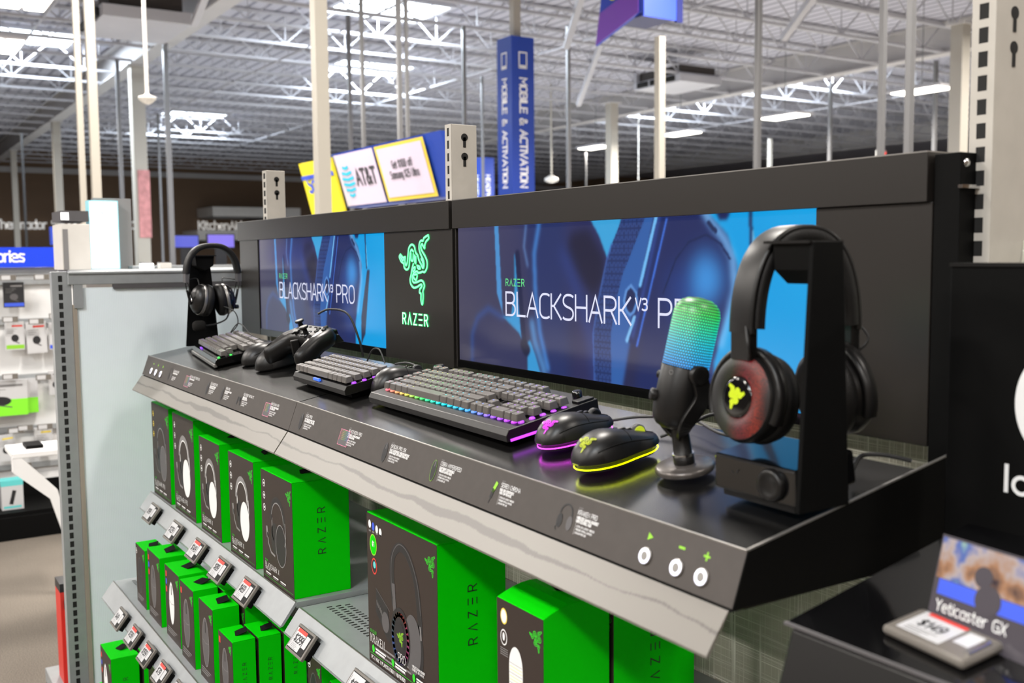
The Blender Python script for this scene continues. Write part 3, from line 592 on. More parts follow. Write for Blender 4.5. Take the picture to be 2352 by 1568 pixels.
# purple and blue block sign on the tall white post
t = thing('block_sign', 'tilted purple and blue block sign with a yellow dot on top of the white post', 'sign', (-8.14, 8.05, 3.05))
mb = MB(); mb.prism([(-.95, .02), (0, .30), (.0, 1.1), (-.72, 1.1)], 'y', -.3, -.26, 'royal'); mb.build('front_face', t)
mb = MB(); mb.prism([(-.93, .03), (-.06, .28), (-.06, .62), (-.85, .42)], 'y', -.312, -.302, 'purple'); mb.build('purple_panel', t)
MB().lathe((-.56, -.312, .62), (0, -1, 0), [(0, .09), (.01, .09)], 'yellow', 24).build('yellow_dot', t)
MB().box(0, .04, -.3, .28, .22, 1.1, 'royal').build('side_face', t)
MB().box(-.6, 0, -.26, .28, .24, .28, mat('sign_navy', sr(26, 32, 90), .5)).box(.0, .05, .24, .34, .2, 1.1, MATS['sign_navy']).build('under_tray', t)
# appliance wall at the far left: canopies and script signs
for (y0, y1, z, lab) in ((12.9, 17.0, 2.2, 'upper white hood canopy on the dark far wall'), (12.2, 15.6, 1.15, 'lower white hood canopy on the dark far wall')):
    t = thing('canopy', lab, 'canopy', (-46.0, y0, z)); MB().box(0, 2.4, 0, y1 - y0, 0, .42, 'white').build('fascia_box', t); MB().box(.1, 2.3, .1, y1 - y0 - .1, -.05, 0, 'pgrey').build('soffit', t)
for (s_, y, z, h_, lab) in (('Thermador *', 4.4, 1.66, .34, 'white script appliance sign at the left edge of the dark wall'), ('SIGNATURE KITCHEN', 7.3, 1.68, .30, 'white capital letter appliance sign behind the columns'), ('KitchenAid', 12.9, 1.68, .36, 'white appliance sign under the upper canopy')):
    mb = MB(); text(mb, s_, (-45.85, y, z), (0, 1, 0), (0, 0, 1), h_, h_ * .2, 'wallglow', .16, 1.15); tag(mb.build('wall_sign'), lab, 'sign')

# ---------------------------------------------------------------- the demo gondola: frame, backing, end panel
BX0, BX1 = -1.42, 2.6
tag(MB().box(BX0, 1.28, .455, .475, FLOOR + .15, .30, 'weave').build('backing_panel'), 'woven grey-green wallcovering panel behind the headset display shelves', 'backing panel')
tag(MB().box(1.283, BX1, .455, .475, FLOOR + .15, .30, 'weave').build('backing_panel'), 'woven wallcovering panel continuing right of the display, behind the microphone card', 'backing panel')
def upright(x, y, top, lab, w=.03, dep=.072, key=True, nslots=None):
    t = thing('slotted_upright', lab, 'upright', (x, y, FLOOR))
    H = top - FLOOR
    mb = MB(); mb.box(-w, 0, .0015, dep, 0, H, 'upright').build('post', t, bevel=.0015)
    mb = MB(); a = .0045; b = .0115; xs = (-w, -w + .009, -.009, 0)
    mb.box(-w, xs[1], 0, .0015, 0, H, 'upright').box(xs[2], 0, 0, .0015, 0, H, 'upright'); z = H
    sl = MB(); z -= .008
    mb.box(xs[1], xs[2], 0, .0015, z, H, 'upright')
    while z > H - 1.1:
        sl.box(xs[1], xs[2], .0006, .0014, z - .018, z, 'slot'); mb.box(xs[1], xs[2], 0, .0015, z - .0275, z - .018, 'upright'); z -= .0275
    mb.box(xs[1], xs[2], 0, .0015, 0, z, 'upright')
    mb.build('slotted_face', t); sl.build('slots', t)
    if key:
        mb = MB()
        for kz in (.028, .070):
            zc = H - kz; yc = .034
            mb.lathe((.0004, yc, zc), (1, 0, 0), [(0, .0085), (.0006, .0085)], 'slot', 20)
            mb.box(.0003, .0010, yc - .0035, yc + .0035, zc - .022, zc, 'slot')
        mb.build('keyholes', t)
    return t
upright(-1.237, .387, .566, 'white slotted upright above the left screen, smallest of three', .036, .062)
upright(-.046, .387, .578, 'white slotted upright rising between the two header panels', .027, .066)
upright(1.228, .387, 1.05, 'large white slotted upright at the right edge of the picture', .030, .20, False)
mb = MB()
for kz in (.565, .525): mb.lathe((1.2282, .424, kz), (1, 0, 0), [(0, .0075), (.0006, .0075)], 'slot', 20).box(1.2282, 1.2290, .421, .427, kz - .022, kz, 'slot')
ur = [o for o in bpy.data.objects if o.get('label', '').startswith('large white slotted upright')][0]
o = mb.build('keyholes', ur); o.location = (-1.228, -.387, -FLOOR)
# end panel (white corrugated sheet) with its rails and its own slotted post
t = thing('end_panel', 'pale blue-white gondola end panel left of the display deck', 'end panel', (-1.43, -.17, FLOOR))
MB().box(-.02, 0, .012, .535, .06, 1.452, 'endpanel').build('sheet', t)
MB().box(-.03, .012, -.012, .545, 1.462, 1.502, 'greymet').box(-.03, .018, -.012, .545, 1.494, 1.502, 'greymet').build('top_rail', t, bevel=.002)
MB().box(-.01, .006, .0, .012, .06, 1.40, mat('shaded_edge_strip', sr(150, 140, 128), .5)).build('shaded_edge_strip', t)  # brown-grey colour paints the shadow along this channel strip
MB().box(-.01, .010, .12, .54, 1.447, 1.462, 'pmid').box(-.01, .010, .004, .03, 1.39, 1.462, 'greymet').build('bracket', t)
MB().box(-.03, .03, .0, .54, .0, .08, 'dark').build('kick_plate', t)
t = thing('slotted_post', 'full height silver slotted post at the left end of the gondola', 'upright', (-1.43, -.226, FLOOR))
mb = MB(); H = 1.502
mb.box(-.04, -.004, 0, .055, 0, H, 'greymet').build('post', t, bevel=.002)
fr = MB(); fr.box(-.004, 0, 0, .018, 0, H, 'greymet').box(-.004, 0, .030, .055, 0, H, 'greymet'); sl = MB(); z = H - .012; fr.box(-.004, 0, .018, .030, z, H, 'greymet')
while z > .03:
    sl.box(-.0035, -.002, .018, .030, z - .019, z, 'slot'); fr.box(-.004, 0, .018, .030, z - .0275, z - .019, 'greymet'); z -= .0275
fr.build('slotted_face', t); sl.build('slots', t)

# ---------------------------------------------------------------- header panels with screens
def pip(pts, X, Z):
    inside = np.zeros(X.shape, bool); n = len(pts)
    for i in range(n):
        x0, y0 = pts[i]; x1, y1 = pts[(i + 1) % n]
        c = ((y0 > Z) != (y1 > Z)); xi = (x1 - x0) * (Z - y0) / ((y1 - y0) if abs(y1 - y0) > 1e-9 else 1e-9) + x0
        inside ^= c & (X < xi)
    return inside.astype(float)
def blur(a, s):
    if s <= 0: return a
    k = np.exp(-np.arange(-int(3 * s) - 1, int(3 * s) + 2) ** 2 / (2 * s * s)); k /= k.sum(); h = len(k) // 2
    a = np.pad(a, ((0, 0), (h, h)), mode='edge'); a = np.stack([np.convolve(r_, k, 'valid') for r_ in a])
    a = np.pad(a, ((h, h), (0, 0)), mode='edge'); return np.stack([np.convolve(c, k, 'valid') for c in a.T]).T
NX, NZ = 560, 168
def paint_screen():
    S, Tt = np.meshgrid(np.linspace(0, 1, NX), np.linspace(0, 1, NZ)); AR = 3.4
    lerp = lambda a, b, t: np.array(a)[None, None, :] * (1 - t[..., None]) + np.array(b)[None, None, :] * t[..., None]
    img = lerp((78, 76, 104), (44, 48, 96), np.clip(S * 2.2, 0, 1))
    img = img * (0.84 + .16 * Tt[..., None])
    def put(mask, col, bl, al=1.0):
        nonlocal img
        m_ = (blur(mask, bl) * al)[..., None]; img = img * (1 - m_) + np.array(col) * m_
    def line(pts, w):
        m_ = np.zeros(S.shape)
        for (x0, y0), (x1, y1) in zip(pts, pts[1:]):
            dx = (x1 - x0) * AR; dy = y1 - y0; L2 = dx * dx + dy * dy + 1e-9
            t = np.clip(((S - x0) * AR * dx + (Tt - y0) * dy) / L2, 0, 1)
            dd = np.hypot((S - x0) * AR - dx * t, (Tt - y0) - dy * t); m_ = np.maximum(m_, (dd < w).astype(float))
        return m_
    P = lambda pts, col, bl=1.0, al=1.0: put(pip(pts, S, Tt), col, bl, al)
    Ln = lambda pts, w, col, bl=.8, al=1.0: put(line(pts, w), col, bl, al)
    P([(.26, 1.1), (.40, 1.1), (.42, -.1), (.33, -.1), (.29, .5)], (36, 50, 104), 10, .9)
    P([(.42, -.1), (.44, .5), (.50, .5), (.50, -.1)], (46, 46, 92), 8, .9)
    P([(.151, 1.005), (.167, 1.003), (.181, .369), (.159, .519)], (78, 150, 215), 1.2)
    P([(0.166,0.357),(0.191,0.333),(0.241,0.248),(0.27,0.134),(0.271,-0.02),(0.320,-0.02),(0.303,0.097),(0.282,0.21),(0.265,0.184),(0.255,0.214),(0.249,0.361),(.244,.55),(.232,.80),(.226,.80),(.226,.55),(.212,.364)], (56, 156, 218), 1.4)
    P([(0.054,-0.05),(0.056,0.21),(0.079,0.334),(0.124,0.409),(0.181,0.35),(0.236,0.247),(0.265,0.133),(0.269,-0.05)], (52, 54, 92), 2.5)
    Ln([(0.054,-0.05),(0.056,0.21),(0.079,0.334),(0.124,0.409),(0.181,0.35)], .02, (50, 80, 150), 3, .8)
    Ln([(0.238,0.80),(0.244,0.62),(0.250,0.434),(0.262,0.16)], .028, (26, 32, 72), 1.5)
    Ln([(0.26,0.17),(0.268,0.14)], .045, (26, 30, 62), 1.5)
    Ln([(0.315,0.99),(0.298,0.80),(0.302,0.532),(0.317,0.263),(0.344,0.03)], .022, (70, 140, 220), 2.5, .85)
    Ln([(0.289,0.331),(0.298,0.205),(0.33,0.02)], .03, (92, 165, 232), 3.5, .8)
    Ln([(.27, .99), (.262, .85), (.275, .72)], .012, (120, 175, 240), 2, .6)
    P([(0.403,0.816),(0.424,0.93),(0.473,0.95),(0.52,0.772),(0.52,0.633),(0.489,0.532),(0.44,0.663)], (30, 30, 58), 5)
    Ln([(.40, .80), (.43, .62), (.48, .30), (.50, .02)], .05, (44, 66, 140), 7, .7)
    P([(0.477,1.02),(0.572,1.02),(0.543,0.779),(0.529,0.771),(0.505,0.911)], (60, 168, 226), 1.2)
    cu = [(0.572,1.001),(0.636,1.02),(0.605,0.849),(0.572,0.667),(0.554,0.506),(0.539,0.308),(0.542,-0.02),(0.492,-0.02),(0.488,0.298),(0.504,0.508),(0.528,0.755),(0.543,0.852)]
    P([(0.616,1.02),(0.675,1.02),(0.632,0.606),(0.596,0.297),(0.571,-0.041),(0.530,-0.041),(0.535,0.291),(0.55,0.527),(0.573,0.756)], (50, 98, 172), 2)
    P(cu, (44, 68, 130), 1)
    hx = (np.abs(np.mod(S * AR * 26 + .5 * np.floor(Tt * 26), 1) - .5) < .1) | (np.abs(np.mod(Tt * 26, 1) - .5) < .12)
    put(pip(cu, S, Tt) * hx, (28, 44, 92), .5, .7)
    Ln([(.543, .852), (.528, .755), (.504, .508), (.488, .298), (.492, 0)], .008, (70, 110, 190), 1, .7)
    P([(.69, 1.05), (.84, 1.05), (.86, .5), (.80, -.1), (.60, -.1), (.63, .4)], (30, 42, 96), 5)
    P([(0.656,1.02),(0.689,1.02),(0.646,0.571),(0.61,0.244),(0.583,0.272),(0.617,0.606)], (26, 42, 98), 1)
    Ln([(.669, 1.0), (.632, .6), (.60, .3)], .010, (60, 90, 180), 2, .8)
    Ln([(0.661,1.003),(0.62,0.607)], .014, (118, 196, 255), .9); Ln([(0.687,0.985),(0.646,0.579),(0.612,0.248)], .008, (66, 120, 232), .9)
    Ln([(0.585,0.276),(0.605,0.417)], .014, (130, 196, 250), .9)
    P([(0.596,0.605),(0.61,0.561),(0.612,0.508),(0.603,0.447),(0.593,0.43),(0.583,0.452),(0.577,0.512),(0.583,0.574)], (26, 40, 88), 1)
    Ln([(0.596,0.605),(0.61,0.561),(0.612,0.508),(0.603,0.447),(0.593,0.43),(0.583,0.452),(0.577,0.512),(0.583,0.574),(0.596,0.605)], .010, (96, 150, 220), .8)
    Ln([(.72, .60), (.74, .50), (.76, .2)], .12, (34, 70, 150), 12, .7)
    P([(0.744,0.72),(0.775,0.82),(0.812,0.74),(0.822,0.62),(0.790,0.50),(0.75,0.52)], (66, 160, 240), 10, .95)
    P([(0.779,1.02),(1.02,1.02),(1.02,-0.1),(0.795,-0.1),(0.799,0.206),(0.839,0.554),(0.848,0.721),(0.826,0.889)], (0, 164, 236), 1.6)
    P([(.90, 1.1), (1.1, 1.1), (1.1, .5), (.95, .55)], (24, 172, 240), 12, .6)
    Ln([(0.773,1.02),(0.796,0.938),(0.819,0.869),(0.838,0.77),(.843, .6),(.815, .3)], .026, (128, 196, 255), 3, .85)
    Ln([(0.679,0.567),(0.709,0.755),(0.739,0.853),(0.78,0.892),(0.811,0.842),(0.832,0.761)], .006, (20, 36, 84), .7)
    P([(.80, 1.02), (.835, 1.02), (.825, .97), (.808, .97)], (30, 40, 90), 1.5)
    Ln([(0.785,0.955),(0.800,0.91)], .013, (24, 40, 84), .8)
    Ln([(0.873,1.02),(0.879,0.70)], .012, (26, 64, 112), 1); Ln([(0.879,.90),(0.884,0.72)], .008, (140, 200, 240), 1, .8)
    P([(0.883,0.68),(0.899,0.68),(0.862,0.10),(.835, .0),(0.838,0.25)], (40, 52, 84), 1.2)
    return np.clip(img, 0, 255) / 255
IMG = paint_screen()
def screen_mesh():
    me = bpy.data.meshes.new('screen_picture')
    xs = np.linspace(0, 1, NX); zs = np.linspace(0, 1, NZ)
    vs = [(x, 0, z) for z in zs for x in xs]
    fs = [(j * NX + i, j * NX + i + 1, (j + 1) * NX + i + 1, (j + 1) * NX + i) for j in range(NZ - 1) for i in range(NX - 1)]
    me.from_pydata(vs, [], fs)
    lin = np.where(IMG <= .04045, IMG / 12.92, ((IMG + .055) / 1.055) ** 2.4)
    ca = me.color_attributes.new('picture', 'FLOAT_COLOR', 'POINT')
    buf = np.ones((NX * NZ, 4), np.float32); buf[:, :3] = lin.reshape(-1, 3); ca.data.foreach_set('color', buf.ravel())
    m = bpy.data.materials.new('lit_display_picture'); m.use_nodes = True; nt = m.node_tree; b = nt.nodes['Principled BSDF']
    a = nt.nodes.new('ShaderNodeAttribute'); a.attribute_name = 'picture'
    b.inputs['Base Color'].default_value = (.008, .008, .010, 1); b.inputs['Roughness'].default_value = .16; b.inputs['Specular IOR Level'].default_value = .6
    nt.links.new(a.outputs['Color'], b.inputs['Emission Color']); b.inputs['Emission Strength'].default_value = .95
    me.materials.append(m); me.update(); return me
SM = screen_mesh()
def display(x0, x1, s0, s1, zb, z0, z1, lab, yb):
    y = .356
    t = thing('display_panel', lab, 'display', (x0, y, zb))
    w = x1 - x0; H = .347 - zb
    mb = MB()
    a0, a1, b0, b1 = s0 - x0, s1 - x0, z0 - zb, z1 - zb
    mb.box(0, a0, 0, .05, 0, H, 'panel').build('bezel', t, bevel=.001); MB().box(a1, w, 0, .05, 0, H, 'panel').build('bezel', t, bevel=.001)
    MB().box(a0, a1, .001, .05, 0, b0 + .0, 'gloss').build('lower_bezel', t)
    MB().box(a0, a1, .006, .05, b0, H, 'dark').build('screen_housing', t)
    MB().box(0 - .002, w - .004, -.006, .06, H, H + .060, 'panel').build('top_band', t, bevel=.001)
    MB().box(-.002, w - .004, -.0065, .055, H + .0590, H + .0606, 'silver').build('edge_trim', t)
    s = bpy.data.objects.new('screen', SM); COL.objects.link(s); s.parent = t; s.location = (a0 + .004, .0035, b0); s.scale = (a1 - a0 - .004, 1, b1 - b0)
    mb = MB(); sw, sh = a1 - a0 - .004, b1 - b0
    o = lambda u, v: (a0 + .004 + u * sw, .0028, b0 + v * sh)
    th = .160 * sh
    text(mb, 'BLACKSHARK', o(.195, .371), (1, 0, 0), (0, 0, 1), th, th * .095, 'screentext', .165, (.401 * sw / th - 9 * .165) / sum(G[c][0] for c in 'BLACKSHARK'))
    text(mb, 'V3', o(.609, .462), (1, 0, 0), (0, 0, 1), th * .42, th * .07, 'screentext', .2, 1.25)
    text(mb, 'PRO', o(.669, .371), (1, 0, 0), (0, 0, 1), th, th * .095, 'screentext', .22, 1.3)
    mb.build('title', s.parent); 
    mb = MB(); text(mb, 'R^Z=R', o(.195, .578), (1, 0, 0), (0, 0, 1), .047 * sh, .0020, 'screengreen', .42, 1.25); mb.build('brand_line', t)
    return t
t1 = display(-1.425, .008, -1.247, -.328, .044, .064, .346, 'left black display panel with headset advert and glowing green snake logo', 0)
t2 = display(.020, 1.173, .024, .997, .050, .066, .347, 'right black display panel with large blue headset advert, plain dark at its right end', 0)
mb = MB(); mb2 = MB()
ox = -.170 + 1.425; oz = .2578 - .044
logo(mb, (ox, -.0006, oz), (1, 0, 0), (0, 0, 1), .154, .0052, 'logogreen', 1.0, None, 0, .0012)
logo(mb2, (ox, -.0020, oz), (1, 0, 0), (0, 0, 1), .154, .0026, 'logocore', 1.0)
lg = mb.build('snake_logo', t1); mb2.build('logo_core', lg)
mb = MB(); text(mb, 'R^Z=R', (1.425 - .2305, -.0006, .131 - .044), (1, 0, 0), (0, 0, 1), .0245, .0042, 'logogreen', .5, 1.16, None, 0, .0015); text(mb, 'R^Z=R', (1.425 - .2305, -.0024, .131 - .044), (1, 0, 0), (0, 0, 1), .0245, .0022, mat('brand_core', (.5, .5, .5), .4, emit=(.85, 1, .9), es=.9), .5, 1.16)
mb.build('brand_letters', t1)
# side housing of the right panel, with its bolt and chromed bracket strip
t = thing('side_housing', 'matt black side housing closing the right end of the display panel', 'housing', (1.174, .357, .025))
MB().box(.0, .034, .0, .078, 0, .378, 'dark').build('cover', t, bevel=.001)
MB().box(.034, .040, -.004, .06, .336, .340, 'chrome').build('bracket_strip', t)
MB().lathe((.034, .012, .366), (1, 0, 0), [(0, .0055), (.002, .0045), (.003, .002)], 'chrome', 14).build('bolt', t)
MB().lathe((.034, .060, .352), (1, 0, 0), [(0, .0035), (.002, .003)], 'pmid', 12).build('small_bolt', t)

# ---------------------------------------------------------------- sloping demo decks with printed fascia
FY, FZ = -.342, -.940   # direction down the fascia
def fpt(x, s): return (x, FY * s - .0004, FZ * s)
FX = (1, 0, 0); FU = (0, .342, .940); FN = (0, -.940, .342)
def demo_deck(x0, x1, lab, zr):
    t = thing('demo_deck', lab, 'display shelf', (x0, 0, 0), rot=Matrix.Rotation(zr, 4, 'Y'))
    w = x1 - x0; bk = .272
    prof = [(0.0006, -.0006), (bk * cT / cT, bk * math.tan(T)), (bk, -.060), (.0, -.060), (-.0185, -.0555)]
    MB().prism(prof, 'x', .002, w - .001, 'deck').build('top', t)
    mb = MB(); mb.prism([(0, 0), (-.0200, -.0553), (-.0188, -.0558), (.0012, -.0004)], 'x', 0, w, 'fascia'); mb.build('fascia', t)
    e = MB(); e.bar((0, .0004, .0004), (w, .0004, .0004), .0022, .0022, 'silver'); e.build('edge_trim', t, bevel=.0004)
    ch = MB(); ch.prism([(-.0210, -.0580), (-.0200, -.0600), (-.0470, -.1010), (-.0500, -.1005), (-.0500, -.0980)], 'x', .0, w - .004, 'strip'); ch.build('label_channel', t)
    MB().box(0, w - .004, -.019, .05, -.0605, -.058, 'slot').build('shadow_gap', t)
    return t, w
dl_, wl_ = demo_deck(-1.219, -.002, 'left sloping demo deck holding two keyboards, two mice and a gamepad', 0)
dr_, wr_ = demo_deck(.0, 1.222, 'right sloping demo deck holding the full-size keyboard, mice and microphone', math.radians(.42))
MB().prism([(.0, .0), (.272, .0494), (.36, .0654), (.355, -.062), (-.020, -.0565)], 'x', wr_ - .001, wr_ + .0015, 'dark').build('side_plate', dr_)
MB().bar((wr_, .001, .0012), (wr_, .355, .0655), .0035, .0022, 'silver').build('side_trim', dr_, bevel=.0005)
# power buttons
def buttons(parent, xs, syms):
    for x, sy in zip(xs, syms):
        c = Vector(fpt(x, .040)); n_ = Vector(FN)
        MB().lathe(c, n_ * 1.0, [(0, .0098), (.0012, .0100), (.0020, .0092)], 'silver', 28).lathe(c + n_ * .0016, n_, [(0, .0088), (.0006, .0086), (.0006, .0052), (0, .005)], 'ringlight', 28, caps=False).lathe(c + n_ * .0016, n_, [(0, .005), (.0010, .0045)], 'silver', 20).build('button', parent)
        mb = MB(); p = Vector(fpt(x, .018)); u = Vector(FU); X = Vector(FX)
        if sy == '>': mb.poly([tuple(p - X * .004 + u * .0045), tuple(p - X * .004 - u * .0045), tuple(p + X * .0045)], 'iconlime')
        elif sy == '-': mb.stroke([p - X * .0035, p + X * .0035], .0028, 'iconlime', FN)
        else: mb.stroke([p - X * .0038, p + X * .0038], .0022, 'iconlime', FN, .0001); mb.stroke([p - u * .0038, p + u * .0038], .0022, 'iconlime', FN)
        mb.build('button_icon', parent)
buttons(dr_, (1.0835, 1.1345, 1.1725), '>-+'); buttons(dl_, (.092, .144, .198), '-+>')
def fascia_label(parent, x, pic, name, lines, pts, s0=.0115):
    mb = MB(); X = Vector(FX); u = Vector(FU)
    def P(dx, ds): return Vector(fpt(x + dx, ds)) + Vector(FN) * .0002
    if pic == 'kb' or pic == 'kbs':
        wv = .040 if pic == 'kb' else .034
        cols = [mat('icon_key_%d' % i, c_, .6) for i, c_ in enumerate((sr(120, 70, 62), sr(130, 120, 70), sr(90, 120, 66), sr(70, 110, 112), sr(78, 82, 130)))]
        mb.quad(P(-.05, .048), P(-.05 + wv, .048), P(-.05 + wv, .020), P(-.05, .020), 'pmid')
        for rr in range(6):
            for cc in range(5):
                mb.stroke([P(-.048 + cc * wv / 5.4, .0225 + rr * .003), P(-.048 + (cc + .8) * wv / 5.4, .0225 + rr * .003)], .0013, cols[cc], FN, .0001)
        mb.stroke([P(-.05, .048), P(-.05 + wv, .048), P(-.05 + wv, .020), P(-.05, .020), P(-.05, .048)], .0008, 'ppink', FN, .0002)
    elif pic == 'mouse' or pic == 'mouseg':
        ring = [P(-.034 + .0075 * math.cos(a), .033 + .0165 * math.sin(a)) for a in np.linspace(0, 2 * PI, 20)]
        mb.poly([tuple(p) for p in ring[:-1]], 'pdark'); mb.stroke(ring, .0004, 'pmid' if pic == 'mouse' else 'iconlime', FN, .0001)
        mb.stroke([P(-.034, .018), P(-.034, .026)], .0012, 'pgrey', FN, .0001)
    elif pic == 'head':
        mb.stroke([P(-.040 + .012 * math.cos(a), .026 + .012 * -math.sin(a)) for a in np.linspace(0, PI, 12)], .0022, 'pdark', FN)
        for sx in (-1, 1):
            mb.poly([tuple(P(-.040 + sx * .010 + .0055 * math.cos(a), .036 + .009 * math.sin(a))) for a in np.linspace(0, 2 * PI, 14)[:-1]], 'pdark' if sx < 0 else 'pmid')
        mb.stroke([P(-.050, .040), P(-.056, .046), P(-.052, .049)], .0010, 'pdark', FN)
    elif pic == 'mic':
        mb.stroke([P(-.030, .020), P(-.034, .030)], .006, 'iconlime', FN); mb.stroke([P(-.034, .030), P(-.036, .038)], .006, 'pdark', FN); mb.stroke([P(-.036, .038), P(-.038, .048)], .0014, 'pdark', FN)
    elif pic == 'pad':
        mb.stroke([P(-.045, .032), P(-.030, .032)], .010, 'pdark', FN); mb.stroke([P(-.046, .032), P(-.048, .043)], .006, 'pdark', FN); mb.stroke([P(-.029, .032), P(-.027, .043)], .006, 'pdark', FN)
    text(mb, 'RAZER', P(-.018, s0 + .003), FX, FU, .0017, .0003, 'pgrey', .4)
    text(mb, name, P(-.018, s0 + .0102), FX, FU, .0056, .00065, 'pwhite', .17)
    for k, l in enumerate(lines): text(mb, l, P(-.018, s0 + .0155 + k * .0042), FX, FU, .0031, .00075, 'pwhite', .12)
    for k, l in enumerate(pts): text(mb, l, P(-.014, s0 + .0250 + k * .0040), FX, FU, .0022, .00038, 'pwhite', .12)
    mb.stroke([P(-.0165, s0 + .021), P(-.0165, s0 + .035)], .0003, 'pwhite', FN)
    mb.build('product_label', parent)
B3 = ('ULTRA LOW LATENCY WIRELESS', 'PRECISION OPTICAL SWITCHES', 'LONG BATTERY LIFE')
for x, pic, nm, ls in ((.330, 'head', 'BLACKSHARK PRO', ('WIRELESS ESPORTS HEADSET',)), (.492, 'kb', 'HUNTSMAN PRO TENKEYLESS', ('ESPORTS GAMING KEYBOARD',)), (.675, 'mouse', 'DEATHADDER PRO', ('ULTRA LIGHTWEIGHT WIRELESS', 'ERGONOMIC GAMING MOUSE')), (.795, 'mouse', 'VIPER PRO', ('ULTRA LIGHTWEIGHT WIRELESS', 'GAMING MOUSE')), (.925, 'pad', 'WOLVERINE PRO 8K PC', ('WIRELESS GAMING', 'CONTROLLER FOR PC')), (1.105, 'kbs', 'HUNTSMAN MINI', ('60 OPTICAL GAMING KEYBOARD', 'WITH CHROMA RGB'))):
    fascia_label(dl_, x, pic, nm, ls, B3)
for x, pic, nm, ls in ((.082, 'mouse', 'NAGA PRO', ('MMO WIRELESS GAMING MOUSE', 'WITH HYPERSCROLL PRO WHEEL')), (.286, 'kb', 'BLACKWIDOW PRO', ('MECHANICAL GAMING KEYBOARD', 'WITH RGB LIGHTING')), (.455, 'mouse', 'BASILISK PRO 35K', ('FULLY CUSTOMIZABLE WIRELESS ERGONOMIC', 'GAMING MOUSE WITH RAZER CHROMA RGB')), (.623, 'mouseg', 'COBRA HYPERSPEED', ('LIGHTWEIGHT CUSTOMIZABLE', 'WIRELESS GAMING MOUSE')), (.793, 'mic', 'SEIREN CHROMA', ('RGB USB MICROPHONE', 'WITH TAP-TO-MUTE')), (.968, 'head', 'KRAKEN PRO', ('WIRELESS GAMING HEADSET', 'WITH CONTROL HUB'))):
    fascia_label(dr_, x, pic, nm, ls, B3)

# ---------------------------------------------------------------- merchandise shelves with label lips
def shelf(x0, x1, yf, z, lab, holes=True):
    t = thing('merchandise_shelf', lab, 'shelf', (x0, yf, z))
    w = x1 - x0; D = .44 - yf
    MB().box(.0, w, 0, D, -.012, 0, 'greymet').build('tray', t, bevel=.0008)
    MB().prism([(.0005, .0008), (-.0025, .0002), (-.0345, -.0425), (-.0370, -.0415), (-.0360, -.0460), (-.0290, -.0440), (.0005, -.0060)], 'x', 0.001, w - .001, 'greymet').build('label_lip', t)
    MB().bar((.001, -.0012, .0012), (w - .001, -.0012, .0012), .0022, .0016, 'silver').build('lip_trim', t)
    if holes:
        mb = MB()
        for k in range(int(w / .0135) - 3):
            for r_ in range(3):
                xx = .03 + k * .0135 + r_ * .004; yy = .045 + r_ * .018
                mb.box(xx, xx + .0042, yy, yy + .011, .0002, .0006, 'slot')
        tag(mb.build('perforations', t), None, None)
    return t
shelf(-1.205, -.008, -.010, -.411, 'grey metal shelf under the left deck, carrying five green headset boxes')
shelf(.0, 1.21, -.006, -.420, 'grey perforated metal shelf under the right deck with the large headset box')
shelf(-1.205, -.008, -.128, -.665, 'grey metal shelf below, carrying the row of narrow green mouse boxes')
shelf(.0, 1.21, -.128, -.670, 'grey metal shelf at the bottom right with small green boxes')
shelf(-1.205, -.008, -.24, -1.02, 'lowest grey metal shelf at bottom left with green boxes', False)
tag(MB().box(-1.2, 1.2, -.20, .44, FLOOR, FLOOR + .15, 'dark').build('base_plinth', bevel=.003), 'black base plinth of the demo gondola', 'plinth')
# electronic price tags
def price_tag(x, y, z, k, lab, group, price='179', sale=False, s=1.0):
    t = thing('price_tag', lab, 'price tag', (x, y, z), rot=Matrix.Rotation(math.radians(-38), 4, 'X') @ Matrix.Rotation(math.radians(k), 4, 'Z'), group=group)
    w, h = .037 * s, .024 * s
    MB().box(-w, w, 0, .007, -h, h, 'tagbody').box(w * .55, w * 1.02, .007, .018, -h * .8, h * .7, 'dark').build('case', t, bevel=.0015)
    MB().box(-w * .88, w * .86, -.0006, 0, -h * .8, h * .82, 'slot').build('window_frame', t)
    mb = MB(); mb.quad((-w * .86, -.0009, -h * .72), (w * .32, -.0009, -h * .72), (w * .32, -.0009, h * .76), (-w * .86, -.0009, h * .76), 'esl')
    mb.quad((w * .37, -.0009, -h * .28), (w * .78, -.0009, -h * .28), (w * .78, -.0009, h * .60), (w * .37, -.0009, h * .60), 'esl')
    if sale: mb.quad((-w * .70, -.0011, h * .50), (w * .32, -.0011, h * .50), (w * .32, -.0011, h * .76), (-w * .70, -.0011, h * .76), 'pred')
    text(mb, '$' + price, (-w * .60, -.0012, -h * .18), (1, 0, 0), (0, 0, 1), h * .52, h * .10, 'pdark', .2)
    for q in range(4): mb.stroke([(-w * .62, -.0012, -h * (.36 + .1 * q)), (w * (-.1 + .12 * (q % 2)), -.0012, -h * (.36 + .1 * q))], h * .03, 'pgrey', (0, -1, 0))
    mb.stroke([(-w * .78, -.0012, -h * .6), (-w * .78, -.0012, h * .55)], h * .05, 'pgrey', (0, -1, 0))
    mb.build('price_print', t)
    return t
ordA = ('leftmost', 'second', 'third', 'fourth', 'fifth')
for i, (x, z) in enumerate(((-1.045, -.436), (-.806, -.436), (-.594, -.436), (-.401, -.436), (-.213, -.436))):
    price_tag(x, -.052, z, 0, ordA[i] + ' of the five electronic price tags under the headset boxes', 'price tags under the headset boxes', ('99', '129', '149', '89', '69')[i], i > 1, 1.15)
price_tag(.112, -.050, -.446, 0, 'price tag reading $299 on the right shelf lip next to the shelf seam', None, '299', True, 1.12)
price_tag(.372, -.050, -.446, 0, 'price tag reading $175 at the bottom, in front of the large headset box', None, '175', False, 1.12)
